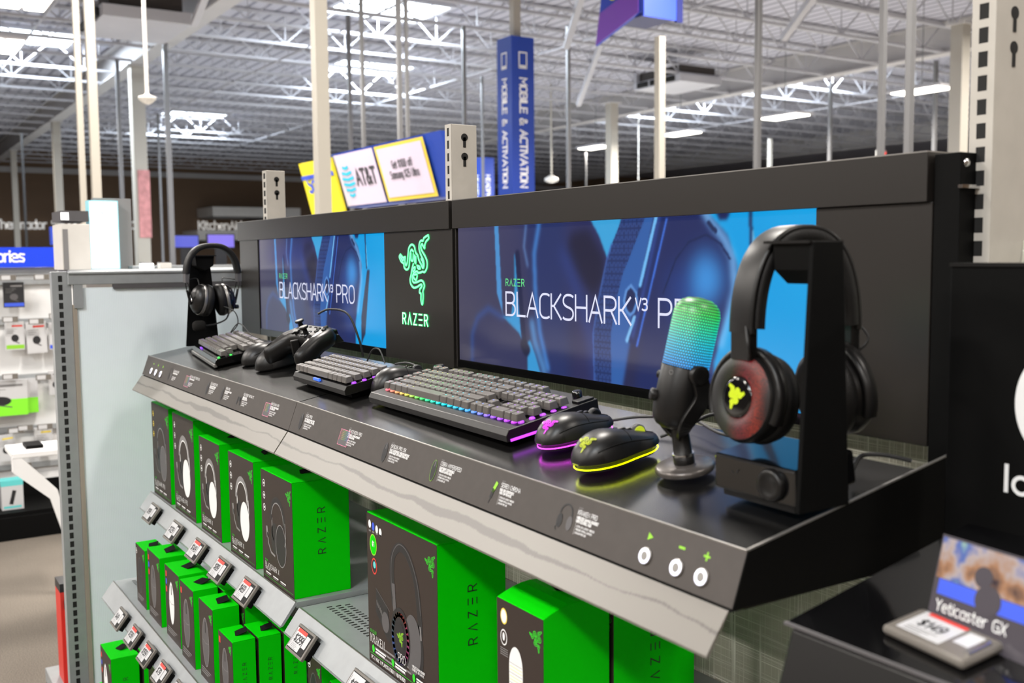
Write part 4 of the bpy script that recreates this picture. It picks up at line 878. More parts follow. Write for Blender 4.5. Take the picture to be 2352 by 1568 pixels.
for i, (x, z) in enumerate(((-.939, 0), (-.779, 0), (-.634, 0), (-.489, 0), (-.351, 0), (-.235, 0))):
    price_tag(x, -.172, -.690, 0, ('leftmost', 'second', 'third', 'fourth', 'fifth', 'rightmost')[i] + ' of the six price tags along the mouse box shelf', 'price tags under the mouse boxes', ('49', '139', '159', '79', '129', '99')[i], i in (1, 2, 3), 1.08)

# ---------------------------------------------------------------- cartons on the shelves
def headset_art(mb, cx, cz, s, y, band, cup, rim, boom, solid=True):
    n = (0, -1, 0); P = lambda a, b: (cx + a * s * 1.12, y, cz + b * s)
    arc = [P(.26 * math.cos(a) - .02, .22 + .34 * math.sin(a)) for a in np.linspace(PI * .98, -.02 * PI, 18)]
    mb.stroke(arc, .095 * s, band, n); mb.stroke([P(.24 * math.cos(a) - .02, .20 + .31 * math.sin(a)) for a in np.linspace(PI * .9, .1, 14)], .02 * s, rim, n, .0001)
    mb.poly([P(-.14 + .15 * math.cos(a), -.08 + .25 * math.sin(a)) for a in np.linspace(2 * PI, 0, 24)[:-1]][::-1], 'pdark')
    e = [P(.10 + .20 * math.cos(a), -.14 + .33 * math.sin(a)) for a in np.linspace(0, 2 * PI, 28)]
    mb.poly([(p[0], p[1] - .0001, p[2]) for p in e[:-1]], cup); mb.stroke(e, .016 * s, rim, n, .0002)
    mb.stroke([P(-.24, .22), P(-.24, .0), P(-.20, -.1)], .03 * s, rim, n); mb.stroke([P(.28, .25), P(.30, .05), P(.26, -.1)], .025 * s, rim, n, .0003)
    if boom: mb.stroke([P(-.16, -.36), P(-.30, -.34), P(-.40, -.22), P(-.44, -.06)], .035 * s, boom, n); mb.stroke([P(-.44, -.10), P(-.46, .02)], .07 * s, boom, n)
def mouse_art(mb, cx, cz, s, y, col, rim):
    pts = [(cx + .22 * s * math.cos(a) * (1 - .12 * math.sin(a) ** 2), y, cz + .5 * s * math.sin(a)) for a in np.linspace(0, 2 * PI, 36)]
    mb.poly(pts[:-1], col); mb.stroke(pts, .02 * s, rim, (0, -1, 0), .0001)
    mb.stroke([(cx, y - .0001, cz + .22 * s), (cx, y - .0001, cz + .40 * s)], .05 * s, 'pdark', (0, -1, 0), .0001)
    mb.stroke([(cx - .2 * s, y, cz + .02 * s), (cx, y, cz - .02 * s), (cx + .2 * s, y, cz + .02 * s)], .012 * s, rim, (0, -1, 0), .0002)
def carton(x0, yf, zb, w, d, h, lab, art, group=None, name='product_box', tab=0, title=None, lean_=0.0, side=True, detail=True, icons=3, curved=False):
    t = thing(name, lab, 'box', (x0, yf, zb), rot=Matrix.Rotation(lean_, 4, 'Z'), group=group)
    mb = MB()
    if curved:
        pr = [(.0006, 0), (d, 0)] + [(d - (d - .0006) * k / 8, h - .0 + .014 * math.sin(PI * k / 8)) for k in range(9)]
        mb.prism(pr, 'x', .0, w, 'green')
    else: mb.box(0, w, .0006, d, 0, h - .001, 'green')
    mb.build('carton', t, bevel=.0008)
    if not curved: MB().box(.0004, w - .0004, .0012, d, h - .0008, h + .0008, 'green').build('lid', t, bevel=.0004)
    MB().box(.0, w, .0, .0006, 0, h - .0006, 'carton').build('front_panel', t)
    mb = MB(); y = -.0002; n = (0, -1, 0)
    logo(mb, (w - .017 * (w / .1) ** .3, y, h * .86), (1, 0, 0), (0, 0, 1), h * .13, .0011, 'greend')
    if art == 'hw': headset_art(mb, w * .54, h * .47, h * .56, y, 'pgrey', 'pwhite', 'pwhite', 'pgrey')
    elif art == 'hg': headset_art(mb, w * .54, h * .47, h * .56, y, 'pdark', 'pmid', 'pgrey', 'pmid')
    elif art == 'hb': headset_art(mb, w * .54, h * .47, h * .56, y, 'pdark', 'pdark', 'pgrey', 'pgrey')
    elif art == 'mb': mouse_art(mb, w * .45, h * .50, h * .62, y, 'pmid', 'pgrey')
    elif art == 'md': mouse_art(mb, w * .42, h * .50, h * .60, y, 'pdark', 'pmid')
    elif art == 'mw': mouse_art(mb, w * .45, h * .52, h * .60, y, 'pwhite', 'pgrey')
    if title and detail:
        text(mb, 'R^Z=R', (w * .08, y, h * .175), (1, 0, 0), (0, 0, 1), h * .014, .0006, 'greend', .45)
        text(mb, title, (w * .08, y, h * .118), (1, 0, 0), (0, 0, 1), h * .045, .0009, 'pwhite', .2, .9)
        text(mb, 'WIRELESS GAMING', (w * .08, y, h * .098), (1, 0, 0), (0, 0, 1), h * .013, .0004, 'pwhite', .2)
        for q in range(3):
            mb.stroke([(w * (.1 + .24 * q), y, h * .072), (w * (.26 + .24 * q), y, h * .072)], h * .010, 'pwhite', n); mb.stroke([(w * (.1 + .24 * q), y, h * .056), (w * (.23 + .24 * q), y, h * .056)], h * .008, 'pgrey', n)
        mb.stroke([(w * .03, y, h * .035), (w * .97, y, h * .035)], .0005, 'greend', n)
    elif detail:
        for q in range(3): mb.stroke([(w * .1, y, h * (.14 - .03 * q)), (w * (.75 - .1 * q), y, h * (.14 - .03 * q))], h * .013, 'pgrey', n)
    if detail:
        for q in range(icons):
            zc = h * (.88 - .11 * q); xc = w * .10; cc = {'hb': 'pwhite', 'hg': 'pyel'}.get(art, ('pred', 'pblue', 'pred')[q % 3] if art in ('mb', 'mw') else 'pwhite')
            if cc in ('pred', 'pblue'): mb.quad((xc - .005, y, zc - .007), (xc + .005, y, zc - .007), (xc + .005, y, zc + .007), (xc - .005, y, zc + .007), cc)
            else: mb.stroke([(xc + .0065 * math.cos(a), y, zc + .0075 * math.sin(a)) for a in np.linspace(0, 2 * PI, 12)], .0016, cc, n); mb.stroke([(xc - .002, y, zc), (xc + .002, y, zc)], .004, cc, n)
    mb.build('front_print', t)
    if side:
        mb = MB(); th = min(d * .16, .016)
        text(mb, 'R^Z=R', (w + .0004, d * .5 + th * .5, h * .36), (0, 0, 1), (0, -1, 0), th, th * .11, 'pdark', .75, 1.15, (1, 0, 0))
        mb.build('brand_lettering', t)
    if tab:
        mb = MB(); a = math.radians(-62 + 14 * math.sin(x0 * 40)); tw = min(.030, w * .26) * (1 + .25 * (abs(tab) > 1))
        mb.X = Matrix.Translation((w * .52, d * .42, h + .0012)) @ Matrix.Rotation(a, 4, 'X') @ Matrix.Rotation(.35 * math.cos(x0 * 31), 4, 'Y')
        mb.prism([(-tw / 2, 0), (tw / 2, 0), (tw * .62, .026), (-tw * .38, .026)], 'y', -.0005, .0005, 'dark'); mb.build('hang_tab', t)
    return t
ZA, ZB, ZA2, ZB2, ZC = -.4108, -.6648, -.4198, -.6698, -1.0198
HG = 'row of headset boxes under the left deck'
carton(-1.190, -.004, ZA, .193, .16, .275, 'leftmost headset box in the row, black front with a dim dark headset', 'hg', HG, title='BLACKSHARK PRO', side=False)
carton(-.957, -.003, ZA, .205, .16, .273, 'second headset box from the left, white headset and yellow award dots', 'hw', HG, title='BLACKSHARK PRO', side=False)
carton(-.697, -.004, ZA, .172, .125, .244, 'middle headset box of the row, white headset and a black hang tab', 'hw', HG, tab=1, title='BLACKSHARK X')
carton(-.447, -.006, ZA, .179, .125, .244, 'fourth headset box of the row, white cup with dark band artwork', 'hw', HG, tab=1, title='BLACKSHARK X')
b5 = carton(-.211, -.008, ZA, .186, .125, .242, 'rightmost headset box of the row with wide bright green side and all black headset', 'hb', HG, tab=1, title='BLACKSHARK X')
MG = 'front row of narrow mouse boxes'
carton(-.990, -.108, ZB, .104, .055, .164, 'leftmost mouse box on the middle shelf, almost black front', 'md', MG, tab=-1, icons=1)
carton(-.853, -.108, ZB, .127, .072, .182, 'second mouse box with grey mouse and raised black tab', 'mb', MG, tab=-2)
carton(-.680, -.106, ZB, .131, .072, .182, 'third mouse box, white mouse artwork', 'mw', MG, tab=-1.4)
carton(-.514, -.112, ZB, .112, .058, .186, 'fourth mouse box with grey mouse and red blue lettering', 'mb', MG, tab=-1.4, icons=1)
carton(-.371, -.108, ZB, .106, .060, .181, 'fifth mouse box, big black tab, dark grey mouse', 'mb', MG, tab=-2, icons=0)
carton(-.225, -.108, ZB, .096, .050, .151, 'shorter mouse box at the right end of the shelf with green round badge', 'mb', MG, tab=-1, icons=1)
RG = 'mouse boxes standing behind the front row'
carton(-.500, -.045, ZB, .112, .060, .178, 'box half hidden behind the fourth mouse box, black tab showing', 'md', RG, tab=-2, icons=0, detail=False)
carton(-.358, -.040, ZB, .106, .060, .176, 'box half hidden behind the fifth mouse box', 'md', RG, tab=-2, icons=0, detail=False)
carton(-.225, -.052, ZB, .096, .050, .150, 'box directly behind the short end box, brand lettering on its side', 'md', RG, tab=-1, detail=False)
carton(-.225, .004, ZB, .096, .050, .150, 'rearmost of the three short end boxes, brand lettering on its side', 'md', RG, detail=False)
carton(.020, .000, ZB2, .070, .060, .160, 'green box below the large headset box with round badge and hang tab', 'md', None, tab=-1, icons=1)
carton(.118, .005, ZB2, .075, .060, .135, 'low green box cut by the bottom edge right of the badge box', 'md', None, detail=False)
carton(-1.112, -.19, ZC, .140, .075, .205, 'white mouse box at the bottom left standing on the lowest shelf', 'mw', None, tab=-1)
carton(-1.105, -.105, ZC, .140, .075, .200, 'green box right behind the white mouse box at the bottom left', 'md', None, tab=-1, detail=False)
carton(-.930, -.100, ZC, .110, .075, .196, 'plain green box under the price tags at bottom left', 'md', None, detail=False)
t = carton(-1.262, -.12, ZC + .05, .100, .16, .028, 'flat green and black box lying tilted at the very bottom left', 'md', None, detail=False, side=False, icons=0)
t.matrix_basis = Matrix.Translation((-1.262, -.20, -1.019)) @ Matrix.Rotation(.35, 4, 'X') @ Matrix.Rotation(.5, 4, 'Y')
MB().box(.006, .094, .012, .15, .029, .0298, 'carton').build('dark_cover', t)
# the large headset box
t = carton(.325, -.003, ZA2, .254, .125, .265, 'largest dark box with black headset and colour ring, wide green side, on the right shelf', None, None, icons=0)
w, h = .254, .265
mb = MB(); y = -.0003; n = (0, -1, 0)
P = lambda a, b: (a * w, y, b * h)
mb.stroke(smooth_path([P(.40, .50), P(.38, .66), P(.40, .80), P(.50, .875), P(.62, .84), P(.72, .70), P(.76, .52), P(.77, .42)], 5), .016, 'pdark', n)
mb.stroke(smooth_path([P(.385, .52), P(.37, .66), P(.39, .80), P(.49, .89), P(.62, .86), P(.735, .71), P(.78, .52)], 5), .0016, 'pmid', n, .0001)
mb.stroke([P(.40, .60), P(.41, .46)], .011, 'pmid', n, .0001); mb.stroke([P(.77, .44), P(.78, .37)], .004, 'pgrey', n, .0001)
ell = lambda cx, cy, rx, ry, k=30: [(cx * w + rx * math.cos(a), y, cy * h + ry * math.sin(a)) for a in np.linspace(0, 2 * PI, k)[:-1]]
def disc(cx, cy, rx, ry, m, off): mb.poly([(p[0], p[1] - off, p[2]) for p in ell(cx, cy, rx, ry)], m)
disc(.70, .27, .028, .052, 'pdark', 0); disc(.66, .30, .03, .05, 'pmid', .0001); disc(.49, .29, .036, .052, 'pdark', .0002)
ring = [(.49 * w + .028 * math.cos(a), y - .0003, .29 * h + .040 * math.sin(a)) for a in np.linspace(0, 2 * PI, 25)]
rc = ['ppink', 'pred', 'pmid', 'pmid', 'pblue', 'pcyan', 'pblue', 'pred']
for k in range(24): mb.stroke([ring[k], ring[k + 1]], .008, (MATS.get('ring%d' % (k // 3)) or mat('ring%d' % (k // 3), [sr(120, 30, 60), sr(130, 40, 30), sr(50, 40, 30), sr(30, 50, 60), sr(30, 60, 120), sr(30, 70, 110), sr(60, 40, 90), sr(120, 30, 80)][k // 3], .5)), n, .0001)
disc(.49, .29, .017, .026, 'pdark', .0005); logo(mb, (.49 * w, y - .0006, .29 * h), (1, 0, 0), (0, 0, 1), .024, .0012, 'iconlime')
mb.poly([P(.13, .52), P(.30, .44), P(.36, .26), P(.32, .20), P(.12, .36)], 'pdark'); mb.stroke([P(.13, .52), P(.34, .42)], .0015, 'pmid', n, .0001)
for q in range(5): mb.stroke([P(.14 + .018 * q, .44 - .012 * q), P(.145 + .018 * q, .41 - .012 * q)], .0012, 'pgrey', n, .0001)
disc(.27, .33, .014, .018, 'pmid', .0002)
for q, cc in enumerate(('pwhite', 'pblue', 'pwhite', 'pwhite')):
    disc(.05 + .055 * q, .93 - .008 * q, .0052, .0072, cc, 0); mb.stroke([P(.04 + .055 * q, .885), P(.06 + .055 * q, .885)], .003, 'pgrey', n)
disc(.10, .80, .014, .019, 'iconlime', 0); disc(.10, .80, .012, .0168, 'green', .0001); text(mb, '#1', (.10 * w, y - .0003, .79 * h), (1, 0, 0), (0, 0, 1), .009, .0013, 'pwhite', .2, 1, None, center=True)
disc(.11, .66, .0105, .0145, 'pred', 0); disc(.11, .66, .0085, .012, 'pdark', .0001); disc(.115, .67, .005, .006, 'pcyan', .0002)
y = -.0014
text(mb, 'R^Z=R', P(.04, .205), (1, 0, 0), (0, 0, 1), .0052, .0007, 'greend', .45)
text(mb, 'KRAKEN', P(.04, .140), (1, 0, 0), (0, 0, 1), .0145, .0011, 'pwhite', .2, .85); text(mb, 'PRO', P(.46, .140), (1, 0, 0), (0, 0, 1), .0145, .0011, 'pwhite', .2, .85)
text(mb, 'WIRELESS GAMING HEADSET', P(.66, .165), (1, 0, 0), (0, 0, 1), .0036, .0006, 'pwhite', .15, .8); text(mb, 'CASQUE DE JEU SANS FIL', P(.66, .145), (1, 0, 0), (0, 0, 1), .0036, .0006, 'pwhite', .15, .8)
for q in range(3): disc(.08 + .3 * q, .10, .005, .007, 'greend', 0); mb.stroke([P(.12 + .3 * q, .108), P(.27 + .3 * q, .108)], .003, 'pwhite', n); mb.stroke([P(.12 + .3 * q, .09), P(.25 + .3 * q, .09)], .003, 'pwhite', n)
mb.stroke([P(.03, .065), P(.98, .065)], .0008, 'greend', n)
text(mb, 'PC | MAC | PLAYSTATION | NINTENDO', P(.05, .028), (1, 0, 0), (0, 0, 1), .0058, .0012, 'pwhite', .3, .9)
mb.build('artwork', t); y = -.0003
# microphone boxes
t = carton(.748, .000, ZA2, .114, .110, .232, 'dark and green microphone box with white ribbed microphone artwork and curved top', None, None, icons=0, curved=True, side=False)
w, h = .114, .232
disc_m = mb = MB()
mb.poly([(w * .42 + .017 * math.cos(a), y, h * .62 + .030 * math.sin(a)) for a in np.linspace(0, PI, 16)] + [(w * .42 - .017, y, h * .2), (w * .42 + .017, y, h * .2)], 'pwhite')
for q in range(20): mb.stroke([(w * .42 - .016, y, h * (.64 - .02 * q)), (w * .42 + .016, y, h * (.64 - .02 * q))], .0006, 'pyel' if q % 3 else 'pgrey', n, .0001)
disc(.16, .90, .0085, .0115, 'pyel', 0); disc(.16, .90, .0070, .0095, 'pwhite', .0001); disc(.155, .77, .0085, .0115, 'pwhite', 0); disc(.155, .77, .0070, .0095, 'carton', .0001); disc(.155, .775, .003, .006, 'pwhite', .0002)
for q in range(4): mb.stroke([(w * .08, y, h * (.70 - .013 * q)), (w * .24, y, h * (.70 - .013 * q))], .0012, 'pgrey', n)
mb.build('artwork', t)
mb = MB(); mb.X = Matrix.Translation((w * .55, .060, h + .013)) @ Matrix.Rotation(math.radians(-66), 4, 'X') @ Matrix.Rotation(.4, 4, 'Z')
mb.prism([(-.024, 0), (.020, 0), (.030, .026), (-.008, .026)], 'y', -.0005, .0005, 'dark'); mb.build('hang_tab', t)
carton(.748, .117, ZA2, .114, .150, .236, 'green box behind the microphone box, its dark green side cut by the shelf lip', None, None, icons=0, detail=False)

# ---------------------------------------------------------------- keyboards
KC = {}
def keycap_mesh(wu, p, low=False):
    k = (round(wu, 2), p, low)
    if k in KC: return KC[k]
    w = wu * p - .0022; dd = p - .0022; hh = .0075 if low else .0112; tp = .0028
    mb = MB(); n = 6; rings = []
    def rr(w_, d_, z, y0=0, dish=0):
        c = .0016; pts = []
        for sx, sy, a0 in ((1, 1, 0), (-1, 1, 90), (-1, -1, 180), (1, -1, 270)):
            for a in (0, 45, 90):
                t = math.radians(a0 + a); pts.append((sx * (w_ / 2 - c) + c * math.cos(t), sy * (d_ / 2 - c) + c * math.sin(t) + y0, z))
        return pts
    rings = [rr(w, dd, 0), rr(w - .001, dd - .0008, hh * .35), rr(w - tp, dd - tp * 1.2, hh * .93, .0006), rr(w - tp - .001, dd - tp * 1.2 - .001, hh, .0006)]
    mb.loft(rings, 'keycap', smooth=False)
    lw = min(.0042, w * .4)
    mb.stroke([(-w / 2 + .0055, .0022, hh + .00015), (-w / 2 + .0055 + lw * .6, .0022, hh + .00015)], .0016, 'legend', (0, 0, 1))
    me_o = mb.build('keycap'); me = me_o.data; bpy.data.objects.remove(me_o); KC[k] = me
    return me
def rainbow(t, sat=1.0):
    stops = [(0, (1, .12, .25)), (.12, (1, .45, .15)), (.2, (.75, .75, .1)), (.32, (.05, .9, .15)), (.5, (.0, .8, .9)), (.68, (.05, .45, 1)), (.85, (.35, .1, 1)), (1, (.65, .05, 1))]
    for (a, ca), (b, cb) in zip(stops, stops[1:]):
        if t <= b:
            q = (t - a) / (b - a); return tuple(ca[i] * (1 - q) + cb[i] * q for i in range(3)) + (1,)
    return stops[-1][1] + (1,)
ROWS = [[1] * 13 + [2], [1.5] + [1] * 12 + [1.5], [1.75] + [1] * 11 + [2.25], [2.25] + [1] * 10 + [2.75], [1.25, 1.25, 1.25, 6.25, 1.25, 1.25, 1.25, 1.25]]
def put_key(t, x, y, z, wu, p, col, name='keycap', tilt=0):
    o = bpy.data.objects.new(name, keycap_mesh(wu, p)); COL.objects.link(o); o.parent = t; o.location = (x, y, z); o.rotation_euler = (tilt, 0, 0); o.color = col
    return o
def keyboard(loc, yaw, lab, p, blocks, W_, D_, body, colf, wrist=None, lift=0.004, glow=None):
    t = thing('keyboard', lab, 'keyboard', deck(*loc), rot=deckrot(yaw))
    mb = MB(); hb = .018
    pr = [(0, lift), (0, lift + .010), (.006, lift + hb), (D_, lift + hb + .004), (D_, lift)]
    mb.prism(pr, 'x', 0, W_, body).build('case', t, bevel=.0012)
    MB().box(.02, W_ - .02, .02, D_ - .02, .0, lift, 'dark').build('security_mount', t)
    z = lift + hb + .0045
    return t, z
# full size keyboard: macro column, main block, navigation block, number pad
P1 = .0198
t, z = keyboard((.197, .068, 0), math.radians(-1.2), 'large full-size black keyboard with rainbow lighting under the right screen', P1, None, .495, .170, 'satin', None, lift=.005)
full = t
kx0, ky0 = .016, .026
def K(c, r_, wu, col=None, name='keycap', hu=1):
    # c = left edge in key units, r_ = row from the front
    x = kx0 + (c + wu / 2) * P1; y = ky0 + (r_ + .5) * P1 + (.004 if r_ >= 5 else 0)
    return put_key(full, x, y, z + .0006 * r_, wu, P1, col or rainbow(min(1, max(0, c / 23.5 + .05 * (r_ / 5)))), name)
for r_ in range(5): K(0, r_, 1, name='macro_key')
K(0.1, 5, .9, name='macro_key')
for i, row in enumerate(ROWS):
    c = 1.25
    for wu in row:
        K(c, 4 - i, wu); c += wu
for k, c in enumerate([1.25, 3.25, 4.25, 5.25, 6.25, 7.75, 8.75, 9.75, 10.75, 12.25, 13.25, 14.25, 15.25]): K(c, 5, 1)
for r_ in (5, 4, 3):
    for k in range(3): K(16.5 + k, r_, 1)
for c, r_ in ((16.5, 0), (17.5, 0), (18.5, 0), (17.5, 1)): K(c, r_, 1)
for c, r_, wu in ((19.75, 0, 2), (21.75, 0, 1), (19.75, 1, 1), (20.75, 1, 1), (21.75, 1, 1), (19.75, 2, 1), (20.75, 2, 1), (21.75, 2, 1), (19.75, 3, 1), (20.75, 3, 1), (21.75, 3, 1), (22.75, 3, 1), (19.75, 4, 1), (20.75, 4, 1), (21.75, 4, 1), (22.75, 4, 1), (22.75, 0, 1), (22.75, 1.5, 1)):
    K(c, r_, wu, name='number_key')
def led_row(t, x0, x1, y, z, cols, n, m='ledglow', vertical=False):
    for k in range(n):
        q = (k + .5) / n
        mb = MB(); 
        if not vertical:
            xx = x0 + (x1 - x0) * q; mb.lathe((xx, y, z), (0, 0, 1), [(0, .0050), (.002, .0050), (.0035, .0036)], m, 8)
        else:
            mb.lathe((x0, y + (x1 - y) * q, z), (0, 0, 1), [(0, .0050), (.002, .0050), (.0035, .0036)], m, 8)
        o = mb.build('lit_switch', t); o.color = cols(q)
led_row(full, kx0, kx0 + 23.5 * P1, ky0 + .0045, z - .0042, lambda q: rainbow(min(1, q * 1.02)), 23)
led_row(full, kx0 + 23.75 * P1 - .004, ky0 + 5 * P1, ky0, z - .004, lambda q: (.6, .08, 1, 1), 5, vertical=True)
MB().box(.475, .492, .135, .166, z - .004, z + .003, 'satin').build('media_block', full, bevel=.001)
MB().lathe((.458, .158, z - .003), (0, 0, 1), [(0, .008), (.012, .008), (.014, .006)], 'gloss', 24).build('volume_dial', full)
MB().lathe((.010, .150, z - .003), (0, 0, 1), [(0, .011), (.014, .011), (.016, .009)], 'gloss', 28).build('command_dial', full)
MB().bar((.496, .006, .0070), (.496, .163, .0070), .0022, .0035, 'purpleglow').build('side_light_bar', full)
MB().bar((-.0005, .006, .0070), (-.0005, .165, .0070), .0022, .0035, 'limeglow').build('side_light_bar', full)
mb = MB(); text(mb, 'R^Z=R', (.252, .0012, .009), (1, 0, 0), (0, .4, .9), .005, .0005, 'pmid', .5, 1.2, (0, -.9, .4), .0012); mb.build('brand_mark', full)
# small sixty-percent keyboard
P2 = .0190
t, z = keyboard((-.172, .062, 0), math.radians(-1.5), 'small compact black keyboard left of the ergonomic mouse, violet light at its corner', P2, None, .293, .108, 'satin', None, lift=.012)
for i, row in enumerate(ROWS):
    c = 0
    for wu in row:
        put_key(t, .0045 + (c + wu / 2) * P2, .006 + (4 - i + .5) * P2, z + .0005 * (4 - i), wu, P2, (.5, .6, 1, 1) if i < 3 else (.4, .45, .5, 1)); c += wu
led_row(t, .29, .10, .012, z - .004, lambda q: (.45, .05, 1, 1), 4, vertical=True)
o = MB().box(.128, .160, -.0005, .004, z - .008, z - .003, 'ledglow').build('lit_switch', t); o.color = (.02, .15, 1, 1)
# tenkeyless keyboard at the far left
P3 = .0192
t, z = keyboard((-1.018, .080, 0), math.radians(-7), 'tenkeyless black keyboard in front of the left headset with green lit corner', P3, None, .366, .148, 'gloss', None, lift=.006)
MB().box(.0, .366, -.004, .004, .004, .012, 'silver').build('front_trim', t, bevel=.001)
for i, row in enumerate(ROWS):
    c = 0
    for wu in row:
        put_key(t, .008 + (c + wu / 2) * P3, .018 + (4 - i + .5) * P3, z + .0005 * (4 - i), wu, P3, (.35, .2, 1, 1) if c < 7 else (.3, .3, .3, 1)); c += wu
for c in (0, 2, 3, 4, 5, 6.5, 7.5, 8.5, 9.5, 11, 12, 13, 14): put_key(t, .008 + (c + .5) * P3, .018 + 5.7 * P3, z + .003, 1, P3, (.3, .2, 1, 1))
for c in (15.25, 16.25, 17.25):
    for r_ in (3, 4, 5.2): put_key(t, .008 + (c + .5) * P3, .018 + (r_ + .5) * P3, z + .0015, 1, P3, (.3, .3, .3, 1))
for c, r_ in ((15.25, 0), (16.25, 0), (17.25, 0), (16.25, 1)): put_key(t, .008 + (c + .5) * P3, .018 + (r_ + .5) * P3, z, 1, P3, (.2, .6, .2, 1))
for x, y in ((.352, .014), (.352, .045), (.300, .058), (.362, .120)):
    o = MB().lathe((x, y, z - .004), (0, 0, 1), [(0, .0035), (.003, .0028)], 'ledglow', 8).build('lit_switch', t); o.color = (.05, 1, .1, 1)
o = MB().box(.085, .108, .010, .014, z - .006, z - .001, 'ledglow').build('lit_switch', t); o.color = (.3, .05, 1, 1)

# ---------------------------------------------------------------- mice
def mouse(loc, yaw, lab, L_, Wm, H, glow=None, wheel='gloss', grip='black', plain=False, hump=.38, mlogo=None, flare=.0, legs=.004):
    t = thing('computer_mouse', lab, 'mouse', deck(*loc), rot=deckrot(yaw))
    def prof(s):
        w = Wm * (.5 * (1 - abs(2 * s - 1) ** 2.6) ** .5) * (1 - .10 * math.exp(-((s - .62) / .16) ** 2)) + .0005
        if s < hump: h = H * (.18 + .82 * math.sin(PI / 2 * (s / hump) ** .62))
        else: q = (s - hump) / (1 - hump); h = H * (1 - .58 * q ** 1.35)
        return w, h
    NS = 30; rings = []; N_ = 28
    zs = .004 + legs
    def pt(s, a, k=1.0):
        w, h = prof(s); ca, sa = math.cos(a), math.sin(a); e = .78
        x = w * k * (abs(ca) ** e) * (1 if ca > 0 else -1) + flare * Wm * (1 - s) * (s) * (1 if ca < 0 else 0) * -1 * max(0, 1 - sa)
        return (x, -L_ / 2 + L_ * s, zs + (h - zs) * (abs(sa) ** .85) * k)
    for i in range(NS + 1):
        s = i / NS; s = .5 - .5 * math.cos(PI * s)
        rings.append([pt(s, PI * j / (N_ - 1)) for j in range(N_)])
    MB().loft(rings, 'satin', closed=False, caps=False).build('shell', t)
    bot = [[(p[0] * 1.0, p[1], zs) for p in (rg[0], rg[-1])] for rg in rings]
    outl = [rg[0] for rg in rings] + [rg[-1] for rg in rings[::-1]]
    mb = MB(); c = lambda p, k, z: (p[0] * k, p[1] * (1 - (1 - k) * .6), z)
    mb.loft([[c(p, .84, .001) for p in outl], [c(p, .86, zs - .002) for p in outl], [c(p, .96, zs) for p in outl]], 'black', smooth=False).build('base', t)
    # side grips with a dark groove
    for sd in (0, 1):
        a0, a1 = (0.03, .50) if sd == 0 else (PI - .50, PI - .03)
        rr = [[tuple(Vector(pt(s, a0 + (a1 - a0) * j / 8, 1.008))) for j in range(9)] for s in np.linspace(.20, .80, 20)]
        MB().loft(rr, grip, closed=False, caps=False).build('side_grip', t)
        g = [pt(s, .55 if sd == 0 else PI - .55, 1.006) for s in np.linspace(.16, .84, 22)]
        MB().tube(g, .0007, 'dark', 6).build('seam', t)
    # split between the two buttons, the wheel
    g = [pt(s, PI / 2, 1.006) for s in np.linspace(.60, .985, 14)]
    MB().tube(g, .0012, 'dark', 6).build('button_gap', t)
    arc = [pt(.60 - .05 * abs(math.cos(a)) , a, 1.006) for a in np.linspace(.6, PI - .6, 18)]
    MB().tube(arc, .0005, 'dark', 5).build('button_seam', t)
    if not plain:
        p = pt(.80, PI / 2); MB().lathe((p[0] - .004, p[1], p[2] - .003), (1, 0, 0), [(0, .0095), (.001, .011), (.007, .011), (.008, .0095)], 'rubber', 24).build('scroll_wheel', t)
        if glow: MB().lathe((p[0] - .0045, p[1], p[2] - .003), (1, 0, 0), [(0, .0080), (.0002, .0092), (.0088, .0092), (.009, .0080)], {'magentaglow': 'satin', 'limeglow': 'limelogo'}[glow], 20).build('wheel_light', t)
        for ss in (.60, .67): q = pt(ss, PI / 2, 1.01); MB().box(q[0] - .003, q[0] + .003, q[1] - .005, q[1] + .005, q[2] - .001, q[2] + .0012, 'gloss').build('top_button', t, bevel=.0005)
        q = pt(.52, .78, 1.0); q2 = pt(.70, .74, 1.0); 
    if glow:
        path = [c(p, .975, zs + .0004) for p in outl]; path.append(path[0])
        MB().tube(path, .0008, glow, 6, caps=False).build('underglow_strip', t)
        path = [c(p, .93, .0055) for p in outl]; path.append(path[0])
        MB().tube(path, .0004, glow + '_hot', 6, caps=False).build('underglow_emitter', t)
    if mlogo:
        s0 = .13; c0 = Vector(pt(s0, PI / 2, 1.01)); c1 = Vector(pt(s0 + .02, PI / 2, 1.01)); up = (c1 - c0).normalized()
        mb = MB(); nn = Vector((1, 0, 0)).cross(up)
        for Lk in LOGO:
            pts = []
            for lx_, ly_ in Lk:
                ss = .145 + ly_ * .020 / L_ * 1.0; a = PI / 2 - lx_ * .020 / (Wm * .36)
                pts.append(Vector(pt(ss, a, 1.02)))
            mb.stroke(pts, .0015, mlogo, nn, .0002)
        mb.build('logo', t)
    return t
mouse((-.585, .155, 0), .10, 'matt black mouse beside the far keyboard, left one of the plain pair', .150, .078, .050, plain=True, legs=.001)
mouse((-.455, .150, 0), .05, 'matt black mouse in front of the gamepad, right one of the plain pair', .156, .080, .052, plain=True, legs=.001)
mouse((.153, .160, 0), -.02, 'wide ergonomic mouse between the small and the large keyboard, green tint', .128, .064, .050, grip='satin', flare=.0, legs=.006)
mouse((.765, .128, 0), .0, 'black mouse with magenta snake logo and magenta underglow', .128, .072, .044, 'magentaglow', mlogo='magentaglow', legs=.007)
mouse((.893, .100, 0), -.06, 'black mouse with lime snake logo and bright lime underglow', .130, .074, .046, 'limeglow', mlogo='limelogo', legs=.008)

# ---------------------------------------------------------------- gamepad on its stand
t = thing('game_controller', 'black wired gamepad tilted up on a low stand before the left screen', 'game controller', deck(-.345, .172, .070), rot=Matrix.Rotation(math.radians(4), 4, 'Z') @ Matrix.Rotation(math.radians(20), 4, 'X') @ Matrix.Scale(1.18, 4))
